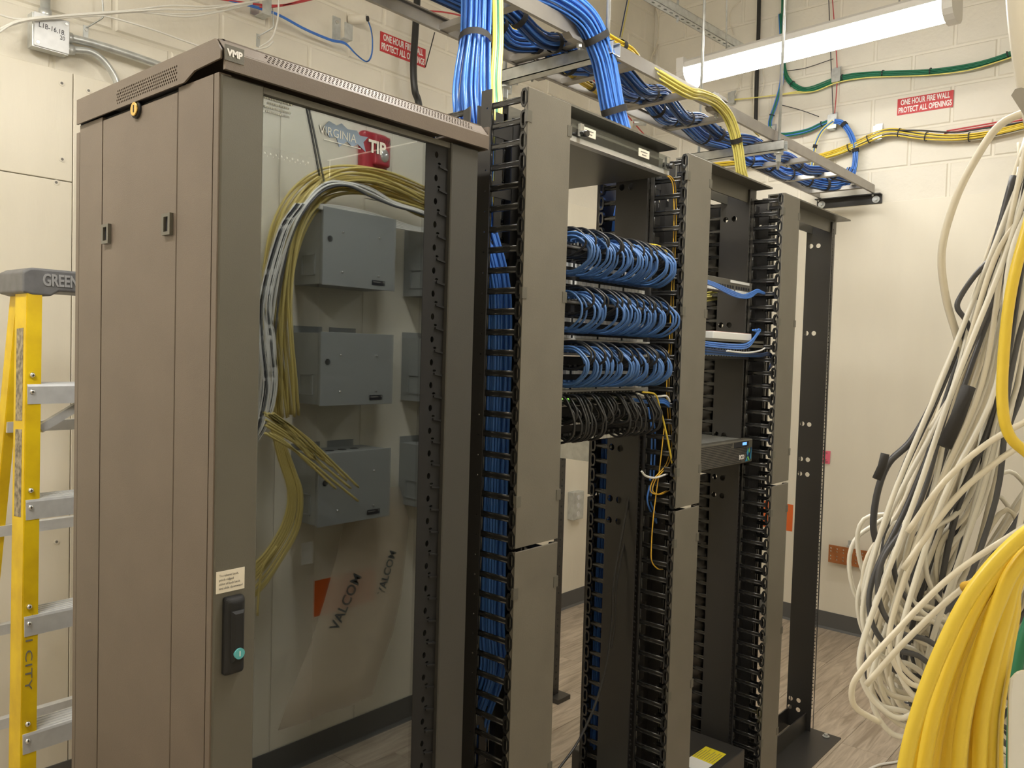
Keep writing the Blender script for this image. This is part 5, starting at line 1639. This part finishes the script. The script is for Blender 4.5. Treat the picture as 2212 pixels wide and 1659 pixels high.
MB().sphere((0.024, 0.060, -0.010), 0.024, 14, 8, (0.9, 0.45, 1.1)).build('strobe_lens', mat('strobe_lens', (0.75, 0.75, 0.75), 0.08, metal=0.6), al)
for i in range(6):
    MB().bar((0.0 + 0.009*i, 0.0622, 0.050), (0.006 + 0.009*i, 0.0622, 0.036), 0.002, 0.0015, (0, 1, 0)).build('sound_slot', M_ink, al)


def mp(px, yv=2.40):
    return [tuple(mir(x, y, yv)) for x, y in px]


bundle('cable_bundle', mp([(980, 452), (925, 440), (880, 420), (830, 400), (780, 388), (730, 388), (690, 402), (650, 440), (620, 500), (603, 580), (596, 660), (598, 740), (605, 820), (612, 900)], 2.36), 0.055, 0.0042, [M_yeldull]*26,
       'thick yellow cable bundle drooping along the aisle wall above the enclosures', straps=(0.03,), sub=5, wob=0.35, seed=41)
wg2 = 'white cables along the yellow bundle on the aisle wall'
for i in range(12):
    j = rf.uniform(-10, 10)
    px = [(960, 478 + j*0.6), (900, 455 + j*0.4), (850, 440 + j*0.5), (800, 415 + j), (750, 397 + j*0.5), (700, 402 + j), (655, 450 + j), (625, 520 + j), (600 + j, 600), (585 + j*1.2, 700), (575 + j*1.6, 800), (568 + j*1.8, 880), (560 + j*2, 925)]
    cable('hanging_cable', mp(px, 2.30 + 0.004*i), 0.0038, M_wht if i % 3 else M_grycab, '%s cable drooping beside the thick yellow bundle on the aisle wall' % ('white' if i % 3 else 'dark grey'), 'cable', wg2)
for i in range(5):
    px = [(960, 492 + i*3), (905, 492 + i*2), (840, 472 + i*4), (780, 455 + i*3), (720, 444 + i*3), (690, 442 + i*2)]
    cable('hanging_cable', mp(px, 2.33), 0.0034, M_wht, 'white cable lying on top of the upper enclosure', 'cable', 'white cables on the upper enclosure')
for i in range(18):
    x0, y0 = 575 + rf.uniform(-8, 15), 900 + rf.uniform(-15, 40)
    x1 = 690 + rf.uniform(-30, 85)
    y1 = y0 + (x1 - x0)*rf.uniform(0.62, 0.85) + rf.uniform(0, 20)
    cable('loose_cable', mp([(x0, y0), (x0 + (x1 - x0)*0.4, y0 + (y1 - y0)*0.33), (x0 + (x1 - x0)*0.75, y0 + (y1 - y0)*0.72), (x1, y1)], 2.22), 0.0042, M_yeldull, 'cut yellow cable end fanning out of the bundle on the aisle wall', 'cable', 'cut yellow cable ends on the aisle wall')
for i in range(18):
    j = rf.uniform(0, 1)
    px = [(585 + 25*j, 920 + 20*j), (600 + 40*j, 985 + 30*j), (622 + 35*j, 1060 + 10*j), (612 + 38*j, 1125 + 20*j), (575 + 40*j, 1190 + 20*j), (530 + 35*j, 1235 + 50*j), (480, 1290 + 60*j)]
    cable('hanging_cable', mp(px, 2.32), 0.0042, M_yeldull, 'yellow cable in the low loop hanging on the aisle wall', 'cable', 'yellow cables of the low loop on the aisle wall')
for px in ([(690, 180), (672, 230), (660, 190), (650, 190)], [(652, 188), (672, 285), (690, 380)], [(657, 188), (678, 285), (700, 392)]):
    cable('hanging_strap', mp(px, 2.30), 0.0035, M_ink, 'black strap holding up the thick yellow bundle on the aisle wall', 'strap', 'black straps over the yellow bundle')
cable('hanging_cable', mp([(598, 1180), (570, 1220), (560, 1270), (556, 1330)], 2.3), 0.0042, M_yeldull, 'single yellow cable hanging straight below the low loop', 'cable')
for i in range(16):
    j = rf.uniform(-1, 1)
    px = [(650 + 12*j, 440), (612 + 12*j, 500), (575 + 14*j, 640), (580 + 18*j + rf.uniform(-6, 6), 740), (585 + 16*j, 830), (570 + 14*j, 910), (548, 950 + 20*j)]
    m = [M_wht, M_wht, M_grycab, M_wht][i % 4]
    cable('hanging_cable', mp(px, 2.26), 0.0036, m, '%s cable hanging straight down in front of the yellow bundle on the aisle wall' % ('dark grey' if m is M_grycab else 'white'), 'cable', '%s cables hanging in front of the yellow bundle' % ('dark grey' if m is M_grycab else 'white'))
wt = thing('wire_tag', 'white paper tag hanging on the aisle wall below the cut yellow ends', 'tag', tuple(mir(663, 1195, 2.44)))
MB().box(-0.024, 0.024, 0, 0.001, -0.04, 0.04).build('paper', M_white, wt)
o1, o2, o3 = mir(679, 1255, 2.495), mir(811, 1223, 2.495), mir(676, 1333, 2.495)
osg = tag(MB().box(o1.x, o2.x, WY, WY + 0.0015, o3.z, o1.z).build('orange_sign', M_orangesign), 'orange sign low on the aisle wall under the enclosures', 'sign')

# translucent bag leaning on the aisle wall
def film_mat():
    m = bpy.data.materials.new('cloudy_plastic_film')
    m.use_nodes = True
    nt = m.node_tree
    b = nt.nodes['Principled BSDF']
    b.inputs['Base Color'].default_value = (0.80, 0.68, 0.52, 1)
    b.inputs['Roughness'].default_value = 0.35
    tr = nt.nodes.new('ShaderNodeBsdfTransparent')
    mx = nt.nodes.new('ShaderNodeMixShader')
    mx.inputs[0].default_value = 0.42
    nt.links.new(tr.outputs[0], mx.inputs[1])
    nt.links.new(b.outputs[0], mx.inputs[2])
    nt.links.new(mx.outputs[0], nt.nodes['Material Output'].inputs[0])
    return m


M_film = film_mat()
fbag = thing('plastic_sack', 'large cloudy plastic sack with printed bands leaning on the aisle wall under the enclosures', 'plastic sack', tuple(mir(700, 1560, 2.36)))
o0 = Vector(fbag.location)


def fpt(x, y, dy=0.0):
    yv = 2.37 + 0.10*max(0.0, min(1.0, (1580 - y)/530))
    p = mir(x, y, yv) - o0
    return Vector((p.x, p.y + dy, p.z))


lft = [(600, 1578), (628, 1500), (668, 1400), (700, 1300), (728, 1200), (745, 1120), (762, 1062)]
mid_ = [(706, 1540), (722, 1470), (745, 1380), (770, 1280), (790, 1190), (804, 1110), (812, 1052)]
rgt = [(806, 1500), (822, 1440), (848, 1370), (866, 1290), (876, 1200), (884, 1120), (862, 1050)]
vs, fs = [], []
for a_, m_, r_ in zip(lft, mid_, rgt):
    vs += [fpt(*a_), fpt((a_[0] + m_[0])/2, (a_[1] + m_[1])/2, 0.012), fpt(*m_), fpt((r_[0] + m_[0])/2, (r_[1] + m_[1])/2, 0.016), fpt(*r_)]
for i in range(6):
    for j in range(4):
        fs.append((i*5 + j, i*5 + j + 1, (i+1)*5 + j + 1, (i+1)*5 + j))
sk = MB().add(vs, fs, True).build('film', M_film, fbag)
sm_ = sk.modifiers.new('thickness', 'SOLIDIFY')
sm_.thickness = 0.0008
M_band = mat('grey_printed_band', (0.10, 0.11, 0.11), 0.5)
for b0, b1, h_ in (((712, 1375), (768, 1222), 0.062), ((814, 1300), (843, 1170), 0.05)):
    q0, q1 = fpt(*b0, 0.022), fpt(*b1, 0.022)
    r_ = q1 - q0
    r_.y = 0
    r_.normalize()
    u_ = Vector((-r_.z, 0, r_.x))
    me = text_mesh('VALCOM', h_, M_band, facing((q0 + q1)/2, r_, u_), bold=0.001, xs=0.85, ext=0.0003)
    obj('lettering', me, fbag)
